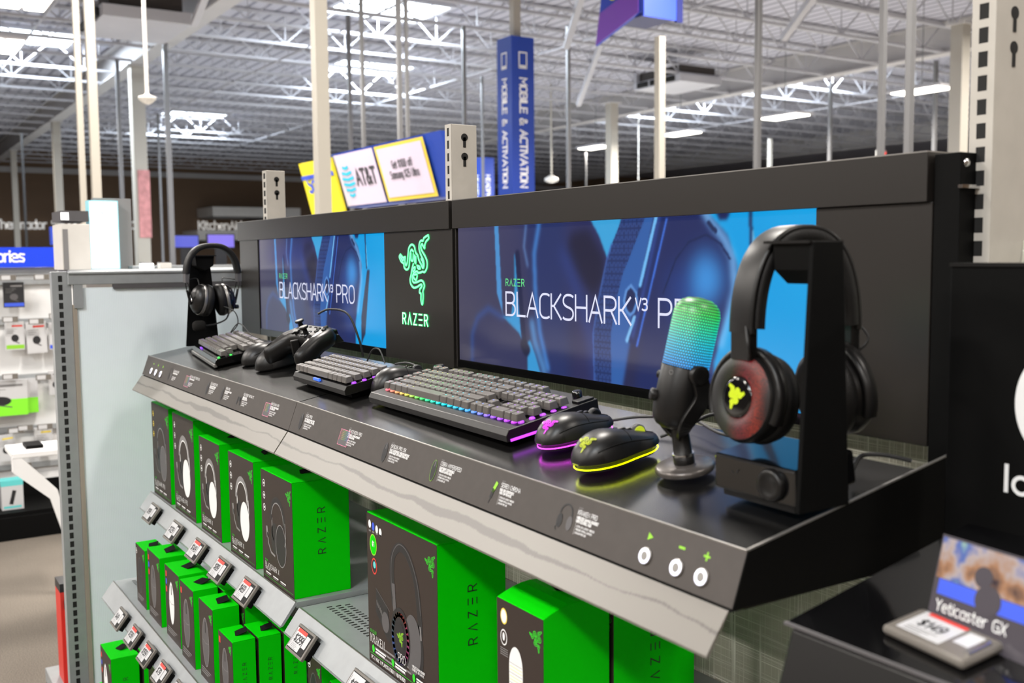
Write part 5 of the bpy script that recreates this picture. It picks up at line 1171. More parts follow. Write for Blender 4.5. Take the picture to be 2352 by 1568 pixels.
# local: x width, y towards the triggers, z out of the face
outline = [(0, .040), (.030, .042), (.058, .038), (.074, .018), (.082, -.010), (.086, -.045), (.080, -.064), (.066, -.066), (.052, -.040), (.040, -.022), (.020, -.016), (0, -.016)]
oh = smooth_path(outline, 3); loop = oh + [(-p[0], p[1]) for p in oh[-2:0:-1]]
def inset(lp, dist):
    out = []; n_ = len(lp)
    for i in range(n_):
        a = Vector(lp[i - 2]); b = Vector(lp[(i + 2) % n_]); tt = (b - a).normalized(); nn = Vector((tt.y, -tt.x))
        out.append((lp[i][0] + nn.x * dist, lp[i][1] + nn.y * dist))
    return out
rings = []
for zz, dd in ((-.0250, .016), (-.0220, .008), (-.0130, .0015), (-.002, 0), (.006, .0015), (.0105, .006), (.0125, .012)):
    lp = inset(loop, dd)
    rings.append([(x, y, zz * (1.0 + .45 * max(0, -y - .01) / .05 * (zz < 0)) - max(0, -y - .01) * .25) for x, y in lp])
mb = MB(); mb.loft(rings, 'satin', closed=True, caps=False)
tp = rings[-1]; mid = len(tp) // 2
for rg, fl in ((rings[-1], 1), (rings[0], 0)):
    # bridge left and right halves strip-wise so the concave cap stays clean
    n_ = len(rg); k = 0
    idx = list(range(0, mid + 1)); jdx = [(n_ - i) % n_ for i in idx]
    for a, b in zip(range(len(idx) - 1), range(1, len(idx))):
        q = [rg[idx[a]], rg[idx[b]], rg[jdx[b]], rg[jdx[a]]]
        if rg[idx[a]][1] < -.020 and False: continue
# face plate and underside as fans per grip plus a central plate
def plate(z, sgn, dd, m):
    lp = inset(loop, dd); half = [p for p in lp[:mid + 1]]
    Z = lambda p: z * (1.0 + .45 * max(0, -p[1] - .01) / .05 * (z < 0)) - max(0, -p[1] - .01) * .25
    cen = []
    for s_ in (1, -1):
        spine = [(.0, .012), (.030, .012), (.055, .004), (.066, -.018), (.070, -.045), (.070, -.052)]
        sp = [min(spine, key=lambda q: (q[0] - p[0]) ** 2 + (q[1] - p[1]) ** 2) for p in half]
        for i in range(len(half) - 1):
            A, B, Cc, Dd = half[i], half[i + 1], sp[i + 1], sp[i]
            mb.poly([(s_ * A[0], A[1], Z(A)), (s_ * B[0], B[1], Z(B)), (s_ * Cc[0], Cc[1], Z(Cc) + (.0015 if z > 0 else -.002)), (s_ * Dd[0], Dd[1], Z(Dd) + (.0015 if z > 0 else -.002))], m)
plate(.0125, 1, .012, 'satin'); plate(-.0250, -1, .016, 'satin')
mb.build('body', t)
def stick(x, y):
    MB().lathe((x, y, .011), (0, 0, 1), [(0, .013), (.003, .0125), (.003, .010)], 'gloss', 24).build('stick_well', t)
    MB().lathe((x, y, .011), (0, 0, 1), [(0, .0055), (.012, .0045), (.013, .0085), (.0155, .0095), (.018, .0085), (.0172, .004)], 'satin', 24).build('thumbstick', t)
stick(-.045, .018); stick(.022, -.006)
MB().box(-.032, -.014, -.0095, -.0035, .012, .0165, 'satin').box(-.026, -.020, -.0155, .0025, .012, .0165, 'satin').build('direction_pad', t, bevel=.001)
for x, y in ((.046, .028), (.046, .006), (.035, .017), (.057, .017)):
    MB().lathe((x, y, .0120), (0, 0, 1), [(0, .0052), (.003, .0050), (.0042, .0038)], 'gloss', 20).build('face_button', t)
for x in (-.012, .012): MB().box(x - .004, x + .004, .020, .024, .012, .0145, 'gloss').build('menu_button', t, bevel=.0006)
for sx in (-1, 1):
    MB().loft([[(sx * .030, .036, -.004), (sx * .062, .030, -.004), (sx * .062, .034, .006), (sx * .030, .041, .006)], [(sx * .032, .046, -.006), (sx * .060, .042, -.006), (sx * .060, .042, .004), (sx * .032, .046, .004)]], 'gloss', smooth=False).build('shoulder_button', t, bevel=.002)
    MB().loft([[(sx * .034, .036, -.022), (sx * .058, .030, -.022), (sx * .058, .034, -.005), (sx * .034, .038, -.005)], [(sx * .036, .054, -.026), (sx * .056, .050, -.026), (sx * .056, .044, -.008), (sx * .036, .046, -.008)]], 'satin', smooth=False).build('trigger', t, bevel=.002)
t = thing('controller_stand', 'small black stand holding up the gamepad', 'stand', deck(-.345, .185, 0), rot=deckrot(math.radians(-14)))
MB().box(-.030, .030, -.030, .040, 0, .006, 'black').build('base', t, bevel=.002)
MB().box(-.010, .010, -.012, .012, .006, .062, 'black').build('stem', t, bevel=.002)
MB().box(-.0065, .0065, -.050, -.030, .030, .070, 'satin').box(-.0065, .0065, -.050, -.012, .030, .038, 'satin').build('security_clamp', t, bevel=.002)

# ---------------------------------------------------------------- microphone
t = thing('desk_microphone', 'black tilted desk microphone glowing green to cyan on a round base', 'microphone', deck(1.004, .119, 0), rot=deckrot(0))
MB().lathe((0, 0, 0), (0, 0, 1), [(0, .0355), (.0015, .037), (.006, .037), (.0085, .0345), (.0095, .012)], 'micbase', 64).build('round_base', t)
MB().lathe((0, 0, .009), (0, 0, 1), [(0, .013), (.011, .013), (.012, .0115), (.040, .0108), (.048, .010)], 'satin', 28).build('stem', t)
MB().lathe((0, 0, .0195), (0, 0, 1), [(0, .0134), (.0015, .0136), (.003, .0134)], 'chrome', 28).build('collar', t)
ax = Vector((.082, .0, .99)).normalized(); inv = deckrot(0).inverted().to_3x3()
wd = Vector((.543 * math.sin(math.radians(12)), .84 * math.sin(math.radians(12)), math.cos(math.radians(12))))
R_ = Vector((0, 0, 1)).rotation_difference(inv @ wd).to_matrix().to_4x4()
b0 = inv @ Vector((-.0075, -.0155, .052))
def gl(nt, b, L, N):
    tc = N('ShaderNodeTexCoord'); sp = N('ShaderNodeSeparateXYZ'); L(tc.outputs['Object'], sp.inputs[0])
    def mth(o, a, c=None):
        m_ = N('ShaderNodeMath'); m_.operation = o
        for i, v in enumerate((a, c)):
            if v is None: continue
            if isinstance(v, (int, float)): m_.inputs[i].default_value = v
            else: L(v, m_.inputs[i])
        return m_.outputs[0]
    ang = mth('ARCTAN2', sp.outputs[1], sp.outputs[0]); z_ = sp.outputs[2]
    row = mth('FLOOR', mth('MULTIPLY', z_, 300.0)); off = mth('MULTIPLY', mth('MODULO', row, 2.0), .5)
    u = mth('SUBTRACT', mth('FRACT', mth('ADD', mth('MULTIPLY', ang, 9.0), off)), .5); v = mth('SUBTRACT', mth('FRACT', mth('MULTIPLY', z_, 300.0)), .5)
    rr = mth('SQRT', mth('ADD', mth('MULTIPLY', u, u), mth('MULTIPLY', v, v)))
    dot = N('ShaderNodeMapRange'); dot.inputs[1].default_value = .44; dot.inputs[2].default_value = .26; dot.inputs[3].default_value = .05; dot.inputs[4].default_value = 1.5; L(rr, dot.inputs[0])
    mr = N('ShaderNodeMapRange'); mr.inputs[1].default_value = .080; mr.inputs[2].default_value = .158; L(z_, mr.inputs[0])
    c = _ramp(N, L, mr.outputs[0], [(0.0, (.02, .36, .95)), (.35, (.0, .62, .80)), (.62, (.0, .78, .40)), (.85, (.02, .72, .10)), (1.0, (.02, .5, .05))])
    L(c, b.inputs['Emission Color']); L(dot.outputs[0], b.inputs['Emission Strength'])
    b.inputs['Base Color'].default_value = (.05, .05, .05, 1); b.inputs['Metallic'].default_value = .5
M['grille'] = node_mat('lit_mesh_grille', gl, .4, .5)
head = bpy.data.objects.new('mic_axis', None)
bpy.data.objects.remove(head)
def micpart(mb, name, parent=None):
    o = mb.build(name, parent or t)
    if parent is None: o.matrix_basis = Matrix.Translation(b0) @ R_
    return o
RM = .0292
body = micpart(MB().lathe((0, 0, 0), (0, 0, 1), [(0, .004), (.001, .014), (.004, .021), (.010, .0262), (.019, RM - .001), (.027, RM), (.076, RM), (.078, RM - .001)], 'satin', 56), 'body')
micpart(MB().lathe((0, 0, .078), (0, 0, 1), [(0, RM - .0005), (.066, RM - .0005), (.075, RM - .003), (.081, RM - .008), (.085, .014), (.0865, .003)], 'grille', 56), 'lit_grille')
micpart(MB().lathe((0, 0, .0776), (0, 0, 1), [(0, RM + .0002), (.0008, RM + .0002)], 'gloss', 56, caps=False), 'seam_ring')
a = math.radians(-118); dr = Vector((math.cos(a), math.sin(a), 0))
micpart(MB().lathe(dr * (RM - .001) + Vector((0, 0, .038)), dr, [(0, .0075), (.006, .0078), (.0075, .0068), (.008, .003)], 'satin', 24), 'gain_dial')
a2 = math.radians(-150); dr2 = Vector((math.cos(a2), math.sin(a2), 0))
micpart(MB().lathe(dr2 * (RM - .001) + Vector((0, 0, .062)), dr2, [(0, .005), (.004, .005), (.005, .003)], 'satin', 20), 'mute_button')
mb = MB(); nr = Vector((math.cos(math.radians(-75)), math.sin(math.radians(-75)), 0)); tg = Vector((-nr.y, nr.x, 0))
cc = nr * (RM + .0004) + Vector((0, 0, .070)); mb.stroke([cc + tg * .0026 * math.cos(q) + Vector((0, 0, .0026 * math.sin(q))) for q in np.linspace(0, 2 * PI, 12)], .0004, 'pgrey', nr)
micpart(mb, 'headphone_mark')
# yoke arms with pivots
for sd in (1, -1):
    dv = Vector((math.cos(math.radians(-12)) * sd, math.sin(math.radians(-12)) * sd, 0))
    piv = b0 + R_.to_3x3() @ (dv * (RM + .004) + Vector((0, 0, .073)))
    low = Vector((0, 0, .046))
    path = smooth_path([piv, piv + Vector((.001 * sd, 0, -.028)), b0 + R_.to_3x3() @ (dv * (RM + .001) + Vector((0, 0, .014))), Vector((dv.x * .012, dv.y * .012 - .004, .050)), low], 5)
    rings = []
    for i, p in enumerate(path):
        p = Vector(p); q = Vector(path[min(i + 1, len(path) - 1)]) - Vector(path[max(i - 1, 0)]); q.normalize(); sdv = q.cross(dv).normalized(); nn = sdv.cross(q).normalized()
        wv = .011 - .004 * i / len(path)
        rings.append([tuple(p + sdv * wv * u + nn * .003 * v) for u, v in ((-1, -1), (1, -1), (1, 1), (-1, 1))])
    MB().loft(rings, 'satin', smooth=False).build('yoke_arm', t, bevel=.0012)
    MB().lathe(piv - dv * .004, dv, [(0, .012), (.008, .0125), (.009, .011), (.0095, .006)], 'satin', 28).build('pivot_knob', t)

# ---------------------------------------------------------------- headsets on stands (ears along local y)
def ring_xz(cx, cy, cz, rx, rz, y, k=32): return [(cx + rx * math.cos(a), y, cz + rz * math.sin(a)) for a in np.linspace(0, 2 * PI, k + 1)[:-1]]
def band(mb, R1, R2, zc, th, wx, m, a0=-4, a1=184, n=36, flat=.0):
    rings = []
    for a in np.linspace(math.radians(a0), math.radians(a1), n):
        c, s_ = math.cos(a), math.sin(a); e = .84
        y = R1 * abs(c) ** e * (1 if c > 0 else -1); z = zc + R2 * (abs(s_) ** e) * (1 if s_ > 0 else -1)
        o = Vector((0, c, s_)).normalized(); w_ = wx * (1.0)
        rings.append([tuple(Vector((u * w_, y, z)) + o * v * th) for u, v in ((-1, -.7), (-.8, -1), (.8, -1), (1, -.7), (1, .7), (.8, 1), (-.8, 1), (-1, .7))])
    mb.loft(rings, m)
def headset(loc, yaw, lab, rgb, cup_r, cup_z, half, top, wx, boom):
    t = thing('headset', lab, 'headphones', deck(*loc), rot=Matrix.Rotation(yaw, 4, 'Z'))
    zc = cup_z + .045 + (.02 if rgb else .018); bh = half if rgb else .079
    if rgb:
        mb = MB(); band(mb, half + .004, top - zc - .008, zc, .0085, wx, 'leather', 4, 176); mb.build('headband_cushion', t)
        mb = MB(); band(mb, half + .013, top - zc, zc, .0035, wx * .96, 'satin', 2, 178); mb.build('headband', t)
    else:
        mb = MB(); band(mb, bh, top - zc - .004, zc, .0075, wx, 'leather', 6, 174); mb.build('headband', t)
    for sd in (-1, 1):
        yo = sd * half; A = Vector((0, sd, 0))
        tilt = Matrix.Translation((0, yo, cup_z)) @ Matrix.Rotation(sd * math.radians(7 if rgb else 10), 4, 'X') @ Matrix.Rotation(math.radians(rgb and 0 or -6 * sd), 4, 'Z')
        r = cup_r
        def L_(prof, m, sx=1.0, sz=1.0, n=44):
            mb = MB(); mb.X = tilt
            rg = [[(rr * sx * math.cos(a), sd * y_, rr * sz * math.sin(a)) for a in np.linspace(0, 2 * PI, n + 1)[:-1]] for y_, rr in prof]
            mb.loft(rg, m); return mb
        sz = 1.0 if rgb else 1.22
        L_([(-.026, r * .62), (-.030, r * .80), (-.026, r * .96), (-.016, r * 1.02), (-.008, r * .98), (-.006, r * .9)], 'leather', 1, sz).build('ear_cushion', t)
        if rgb:
            L_([(-.008, r * .94), (.0, r * 1.0), (.010, r * 1.0), (.016, r * .93)], 'satin').build('cup', t)
            def ringm(nt, b, L, N):
                tc = N('ShaderNodeTexCoord'); v = N('ShaderNodeTexVoronoi'); v.inputs['Scale'].default_value = 700; L(tc.outputs['Object'], v.inputs['Vector'])
                sp = N('ShaderNodeSeparateXYZ'); L(tc.outputs['Object'], sp.inputs[0])
                mr = N('ShaderNodeMapRange'); mr.inputs[1].default_value = -.03; mr.inputs[2].default_value = .045; L(sp.outputs[0], mr.inputs[0])
                c = _ramp(N, L, mr.outputs[0], [(0, (.0, .0, .0)), (.25, (.02, .03, .0)), (.55, (.30, .012, .025)), (.85, (.50, .03, .006)), (1, (.02, .0, .0))])
                st = N('ShaderNodeMapRange'); st.inputs[1].default_value = .0; st.inputs[2].default_value = .8; st.inputs[3].default_value = .9; st.inputs[4].default_value = .1; L(v.outputs[0], st.inputs[0])
                L(c, b.inputs['Emission Color']); L(st.outputs[0], b.inputs['Emission Strength']); b.inputs['Base Color'].default_value = (.012, .012, .012, 1)
            if 'ringmesh' not in M: M['ringmesh'] = node_mat('lit_ring_mesh', ringm, .5, .3)
            L_([(.0155, r * .93), (.020, r * .80), (.0205, r * .48), (.0180, r * .46)], 'ringmesh').build('lit_mesh_ring', t)
            cap = L_([(.018, r * .46), (.0205, r * .45), (.0212, r * .38), (.0212, r * .02)], 'gloss').build('center_cap', t)
            mb = MB(); mb.X = tilt
            for Lk in LOGO: mb.stroke([(sd * p[0] * r * .50, sd * .0218, p[1] * r * .50) for p in Lk], .0026, 'limelogo2', (0, sd, 0))
            mb.build('snake_logo', cap)
            # bridge from band to cup
            MB().loft([[(x_, yo + sd * (.010 + dy), z_) for x_, dy in ((-.017, -.006), (.017, -.006), (.017, .006), (-.017, .006))] for z_ in (zc + .022, cup_z + r * .86)], 'satin', smooth=False).build('slider', t, bevel=.002)
            mb = MB(); mb.X = tilt
            rg = []
            for a in np.linspace(math.radians(-25), math.radians(205), 26):
                rg.append([(rr * math.cos(a), sd * y_, rr * math.sin(a)) for rr, y_ in ((r * 1.0, -.003), (r * 1.13, -.001), (r * 1.13, .012), (r * 1.02, .014))])
            mb.loft(rg, 'satin', smooth=True); mb.build('yoke', t)
            MB().tube(smooth_path([(.006, yo + sd * .012, zc + .02), (.024, yo + sd * .022, cup_z + r + .012), (.010, yo + sd * .008, cup_z + r * .8)], 6), .0016, 'rubber', 8).build('cup_wire', t)
        else:
            L_([(-.008, r * .90), (.0, r * .95), (.012, r * .88), (.022, r * .66), (.026, r * .35), (.0265, r * .03)], 'gloss' if sd > 0 else 'satin', 1, sz).build('cup', t)
            L_([(-.0045, r * .955), (.0, r * .985), (.004, r * .955)], 'silver', 1, sz).build('cup_rim', t)
            # clip, wire fork and slider rod
            e0 = (0, sd * bh, zc + .004)
            MB().box(-.011, .011, min(e0[1] - .004 * sd, e0[1] + .005 * sd) - .001, max(e0[1] - .004 * sd, e0[1] + .005 * sd) + .001, zc - .012, zc + .020, 'pmid').build('band_clip', t, bevel=.001)
            for xx in (-.009, .009):
                MB().tube(smooth_path([(xx, e0[1], zc - .010), (xx * 1.6, yo + sd * .034, cup_z + r * .55), (xx * .6, yo + sd * .026, cup_z - .002)], 7), .0014, 'satin', 8).build('wire_fork', t)
            MB().tube([(0, yo + sd * .040, cup_z + r * .75), (0, yo + sd * .030, cup_z - r * .35)], .0034, 'satin', 10).build('slider_rod', t)
            MB().lathe((0, yo + sd * .022, cup_z), (0, sd, 0), [(0, .006), (.006, .006), (.008, .004)], 'chrome', 18).build('pivot', t)
            MB().tube(smooth_path([(-.010, e0[1] - sd * .004, zc - .005), (-.022, yo + sd * .002, cup_z + r * 1.6), (-.006, yo, cup_z + r * 1.1)], 7), .0016, 'rubber', 8).build('cup_wire', t)
    if boom:
        p = [(.0, half + .012, cup_z - cup_r * .8), (.010, half - .004, cup_z - cup_r * 1.55), (.018, half - .045, cup_z - cup_r * 1.9), (.020, half - .078, cup_z - cup_r * 1.95)]
        MB().tube(smooth_path(p, 6), .0024, 'rubber', 10).build('boom_arm', t)
        MB().lathe((.020, half - .072, cup_z - cup_r * 1.95), (0.02, -1, -.02), [(0, .006), (.002, .013), (.008, .0158), (.028, .0158), (.035, .012), (.038, .004)], 'foam', 24).build('foam_windscreen', t)
        MB().lathe((.008, half + .026, cup_z - cup_r * .62), (.0, 1, 0), [(0, .0065), (.010, .0065), (.011, .005)], 'gloss', 18).build('volume_knob', t)
    return t
mat('x'); M['limelogo2'] = mat('earcup_logo_light', (.1, .1, 0), .3, emit=(.50, .62, .02), es=1.3)
headset((-1.115, .172, 0), math.radians(4), 'black headset with boom microphone on its stand at the left end of the deck', False, .039, .136, .038, .300, .014, True)
headset((1.150, .148, -.012), math.radians(-10), 'large black headset with red lit ear cup hung on the stand at the right end', True, .050, .114, .060, .300, .021, False)
def headset_stand(loc, lab, sx, yb, yt, H, yaw=0):
    t = thing('headset_stand', lab, 'headset stand', deck(*loc), rot=Matrix.Rotation(yaw, 4, 'Z'))
    MB().prism([(-yb, -.002), (yb, -.002 + 2 * yb * math.tan(T) * 0), (yt, H), (-yt, H)], 'x', -.003, .003, 'dark').build('board', t, bevel=.001)
    MB().prism([(-yt, H), (yt, H), (yt * .9, H - .03), (0, H - .045), (-yt * .9, H - .03)], 'x', min(0, -sx * .052), max(0, -sx * .052), 'dark').build('cradle_arm', t, bevel=.001)
    MB().box(min(0, -sx * .062), max(0, -sx * .062), -yt - .004, yt + .004, H - .002, H + .001, 'satin').build('cradle_plate', t)
    return t
headset_stand((-1.170, .152, .0), 'tapered black headset stand at the left end of the deck', -1, .050, .028, .270)
headset_stand((1.222, .112, .0), 'tall black headset stand nearest the camera at the right end of the deck', 1, .039, .0225, .279)
# control hub
t = thing('control_hub', 'small black control box with a round dial in front of the right headset', 'control box', deck(1.096, .080, 0), rot=deckrot(math.radians(-1.5)))
MB().prism([(0, .008), (.006, .048), (.095, .046), (.095, .008)], 'x', 0, .122, 'gloss').build('housing', t, bevel=.003)
MB().box(.008, .114, .006, .090, 0, .008, 'black').build('foot', t)
mb = MB(); mb.X = Matrix.Translation((.090, .0028, .028)) @ Matrix.Rotation(math.radians(8.5), 4, 'X').inverted()
mb.lathe((0, 0, 0), (0, -1, 0), [(0, .018), (.004, .018), (.007, .0165), (.0075, .012), (.006, .010), (.006, .001)], 'satin', 40); mb.build('dial', t)
mb = MB(); mb.lathe((.034, .0042, .031), (0, -1, .15), [(0, .0085), (.0006, .0085)], mat('hub_badge', sr(110, 150, 150), .5, emit=(.16, .28, .28), es=.5), 24)
mb.stroke([(.029, .0030, .032), (.033, .0034, .027), (.039, .0030, .035)], .0012, 'pdark', (0, -1, .15)); mb.build('lit_badge', t)
MB().lathe((.112, .060, .047), (0, 0, 1), [(0, .008), (.004, .009), (.009, .006), (.010, .002)], 'gloss', 24).build('top_knob', t)

# ---------------------------------------------------------------- loose cables on the deck
def cable(lab, pts, r=.0022, k=7):
    mb = MB(); mb.tube(smooth_path([deck(*p) for p in pts], k), r, 'rubber', 8)
    return tag(mb.build('cable'), lab, 'cable')
cable('black cable arching out of the gamepad down behind the small keyboard', [(-.350, .215, .118), (-.330, .238, .125), (-.285, .262, .110), (-.262, .268, .050), (-.262, .270, .006)], .0026)
cable('thin black headset cable hanging beside the left screen', [(-1.095, .205, .115), (-1.06, .235, .090), (-1.07, .24, .05), (-1.085, .215, .025), (-1.04, .235, .055), (-1.0, .250, .02), (-.96, .262, .006)], .0016)
cable('black cable looping up behind the small keyboard', [(-.20, .250, .004), (-.185, .262, .030), (-.155, .266, .032), (-.130, .262, .004)], .002)
cable('black cable running from the ergonomic mouse to the wall', [(.060, .236, .008), (.030, .258, .012), (-.03, .268, .012), (-.09, .268, .004)], .0022)
cable('black cable of the magenta lit mouse curving behind the microphone', [(.765, .196, .010), (.80, .225, .012), (.88, .245, .014), (.96, .225, .010), (1.02, .235, .004)], .0022)
cable('black cable of the lime lit mouse rising past the microphone', [(.905, .168, .014), (.925, .195, .022), (.95, .225, .035), (.97, .262, .02)], .0024)
cable('black cable lying behind the right headset stand', [(1.19, .200, .004), (1.185, .225, .016), (1.20, .245, .014), (1.22, .266, .004)], .0026)
tag(MB().cyl((1.175, .40, -.02), (1.178, .39, .075), .0035, m='rubber', n=8).build('cable'), 'short upright black cable below the right display panel', 'cable')

# ---------------------------------------------------------------- neighbouring aisle on the left
GX = -4.62
t = thing('pegboard_gondola', 'white pegboard gondola with blue accessories header across the aisle at left', 'gondola', (GX, -1.6, FLOOR))
MB().box(-.05, 0, 0, 3.2, .2, 1.48, mat('pegboard_white', sr(214, 214, 214), .45)).build('back_panel', t)
MB().box(0, .42, 0, 2.9, .0, .13, 'dark').build('base_front', t, bevel=.003)
MB().box(-.04, .40, 0, 2.9, .13, .15, 'dark').box(-.045, .012, 0, 2.9, .15, .245, 'dark').build('base_deck', t)
MB().box(-.06, .02, 0, 3.3, 1.455, 1.50, 'greymet').build('top_rail', t, bevel=.002)
for z in (1.415, 1.185, .86, .555, .335): MB().bar((.012, 0, z), (.012, 2.6, z), .02, .03, 'greymet').build('hook_bar', t)
hd = MB().box(.03, .05, .5, 1.955, 1.50, 1.615, mat('header_blue', sr(0, 58, 215), .45)).build('header_board', t)
mb = MB(); text(mb, 'Accessories', (.0515, 1.71 - .062 * (sum(G[c][0] * 1.12 + .12 for c in 'Accessories') - .12), 1.533), (0, 1, 0), (0, 0, 1), .062, .0105, 'signtext', .12, 1.12); mb.build('header_lettering', hd)
def hang_pack(y0, y1, z0, z1, cols, lab, x=.075, thick=.018, tilt_=0.0):
    t = thing('hanging_pack', lab, 'package', (GX + x, y0, z0), rot=Matrix.Rotation(tilt_, 4, 'X'))
    w = y1 - y0; h = z1 - z0
    MB().box(-thick, 0, 0, w, 0, h, cols[0]).build('card', t, bevel=.001)
    mb = MB(); mb.quad((.0006, 0.003, h * .04), (.0006, w - .003, h * .04), (.0006, w - .003, h * .18), (.0006, .003, h * .18), cols[1])
    mb.quad((.0006, w * .35, h * .82), (.0006, w * .92, h * .82), (.0006, w * .92, h * .88), (.0006, w * .35, h * .88), cols[2])
    for q in range(3): mb.stroke([(.0006, w * .12, h * (.74 - .07 * q)), (.0006, w * (.6 - .1 * q), h * (.74 - .07 * q))], h * .015, 'pgrey', (1, 0, 0))
    a = [(.0008, w * (.5 + .2 * math.cos(q)), h * (.42 + .13 * math.sin(q))) for q in np.linspace(0, 2 * PI, 20)]
    mb.poly(a[:-1], 'pdark' if cols[0] != 'pdark' else 'pmid'); mb.stroke([(.001, w * .5, h * .3), (.001, w * .7, h * .24)], h * .03, 'pmid', (1, 0, 0))
    mb.build('print', t)
    MB().cyl((-.04, w / 2, h + .008), (.03, w / 2, h + .012), .002, m='chrome', n=6).build('peg_hook', t)
    return t
hang_pack(-.012, .097, .020, .165, ('pdark', 'pblue', 'pgrey'), 'black hanging pack with blue bottom line, top row of the left aisle')
hang_pack(-.012, .088, -.225, -.062, ('esl', 'iconlime', 'pred'), 'white hanging pack with red line and green edge, second row')
hang_pack(.100, .208, -.252, -.068, ('esl', 'esl', 'pred'), 'white hanging pack with dark phone case picture, second row', tilt_=.03)
hang_pack(.218, .285, -.235, -.075, ('esl', 'pblue', 'pcyan'), 'white and blue hanging pack beside the silver slotted post', tilt_=.0)
t = hang_pack(-.20, .085, -.600, -.395, ('esl', 'limecarton', 'pgrey'), 'wide white and lime charger box in the third row', x=.10, thick=.055)
MB().quad((.0007, .0, .0), (.0007, .285, .0), (.0007, .285, .095), (.0007, 0, .095), 'limecarton').build('lime_band', t)
t2_ = thing('hanging_pack', 'narrow lime and white side-on charger box right of the wide one', 'package', (GX + .06, .088, -.598)); MB().box(-.05, .0, 0, .058, 0, .2, 'esl').build('card', t2_); MB().box(-.049, .0006, .0, .0582, 0, .09, 'limecarton').build('lime_band', t2_)
hang_pack(.206, .27, -.50, -.36, ('esl', 'esl', 'pgrey'), 'plain white hanging pack partly behind the silver slotted post')
hang_pack(.115, .213, -.862, -.690, ('esl', 'pcyan', 'pyel'), 'white pack with blue edge and yellow corner tab, fourth row', thick=.025)
hang_pack(-.080, .020, -.872, -.716, ('esl', 'esl', 'pyel'), 'white tilted pack with camera picture, fourth row left', tilt_=.08)
t = thing('product_box', 'white and blue charger box standing on the black base deck at the left edge', 'box', (GX + .22, -.10, FLOOR + .15)); MB().box(0, .10, 0, .112, 0, .165, 'esl').build('carton', t, bevel=.001); MB().box(-.0005, .1005, -.0005, .1125, .135, .1655, 'pcyan').build('blue_top', t)
mb = MB(); mb.quad((.1006, .01, .01), (.1006, .10, .01), (.1006, .10, .022), (.1006, .01, .022), 'pcyan'); mb.stroke([(.1006, .05, .04), (.1006, .065, .10)], .02, 'pdark', (1, 0, 0)); mb.build('print', t)
TG = 'clear price tags along the left aisle hooks'
for (y, z, lab) in ((-.03, .192, 'small price tag at the top left under the blue header'), (.145, .193, 'small price tag at the top right under the blue header'), (-.03, -.045, 'small price tag above the red lined white pack'), (.105, -.062, 'small price tag above the phone case pack'), (.215, -.035, 'small price tag nearest the silver post, second row'), (-.045, -.372, 'small price tag above the wide lime box'), (.13, -.388, 'small price tag above the narrow lime box'), (-.03, -.685, 'small price tag on the left of the fourth row'), (.020, -.675, 'second small price tag of the fourth row'), (.125, -.678, 'small price tag above the blue edged pack'), (.003, -.895, 'small price tag under the tilted camera pack')):
    t = thing('hook_tag', lab, 'price tag', (GX + .13, y, z), group=TG)
    MB().box(-.006, 0, 0, .082, -.016, .016, 'tagbody').build('case', t, bevel=.001); MB().box(0, .0008, .006, .052, -.012, .012, 'esl').build('screen', t); MB().cyl((-.09, .04, -.004), (-.004, .04, -.004), .002, m='chrome', n=6).build('hook', t)
# the gondola whose end panel we see, continuing behind it: top ledge and white bench
t = thing('service_counter', 'long pale counter top behind the end panel, left of the screens', 'counter', (-2.5, -.04, FLOOR))
MB().box(0, 1.0, 0, 2.6, 1.46, 1.50, 'greymet').build('top_ledge', t, bevel=.003); MB().box(.03, .98, .10, 2.6, 0, 1.46, 'white').build('body', t)
mb = MB(); mb.box(1.001, 1.004, .22, .34, 1.466, 1.496, 'pyel'); mb.build('yellow_sticker', t)
t = thing('white_bench', 'white curved side table in the aisle between gondola and silver post', 'table', (-3.28, -.16, FLOOR))
MB().box(0, .26, -.02, .30, .66, .685, 'pwhite').build('top', t, bevel=.003)
MB().prism([(-.02, .66), (.02, .66), (.16, .50), (.20, .30), (.20, 0), (.18, 0), (.18, .28), (.13, .46), (-.02, .60)], 'x', .22, .26, 'pwhite').build('curved_support', t)
MB().box(.05, .18, .05, .12, .685, .70, 'dark').build('device', t)
# red cartons on the floor at the bottom left
for k, (x, y, z0, w, h, lab) in enumerate(((-1.95, -.182, -1.20, .075, .36, 'tall red carton with white corner behind the silver post'), (-1.86, -.170, -1.20, .070, .30, 'second red carton, partly hidden behind the silver post'))):
    t = thing('red_carton', lab, 'box', (x, y, z0)); MB().box(0, .10, 0, w, 0, h, 'red').build('carton', t, bevel=.001)
    MB().box(-.0005, .1005, -.0005, w + .0005, h - .03, h + .0005, 'pdark').build('black_lid', t)
    mb = MB(); mb.quad((.1008, w * .78, .03), (.1008, w, .03), (.1008, w, h - .05), (.1008, w * .78, h - .05), 'esl')
    for q in range(7): mb.stroke([(.1008, w * .3, .05 + q * .035), (.1008, w * .42, .06 + q * .035)], .006, 'pwhite', (1, 0, 0))
    mb.build('print', t)
tag(MB().box(-2.05, -1.66, -.215, .05, FLOOR, -1.20, 'greymet').build('low_shelf', bevel=.003), 'low grey shelf carrying the red cartons', 'shelf')
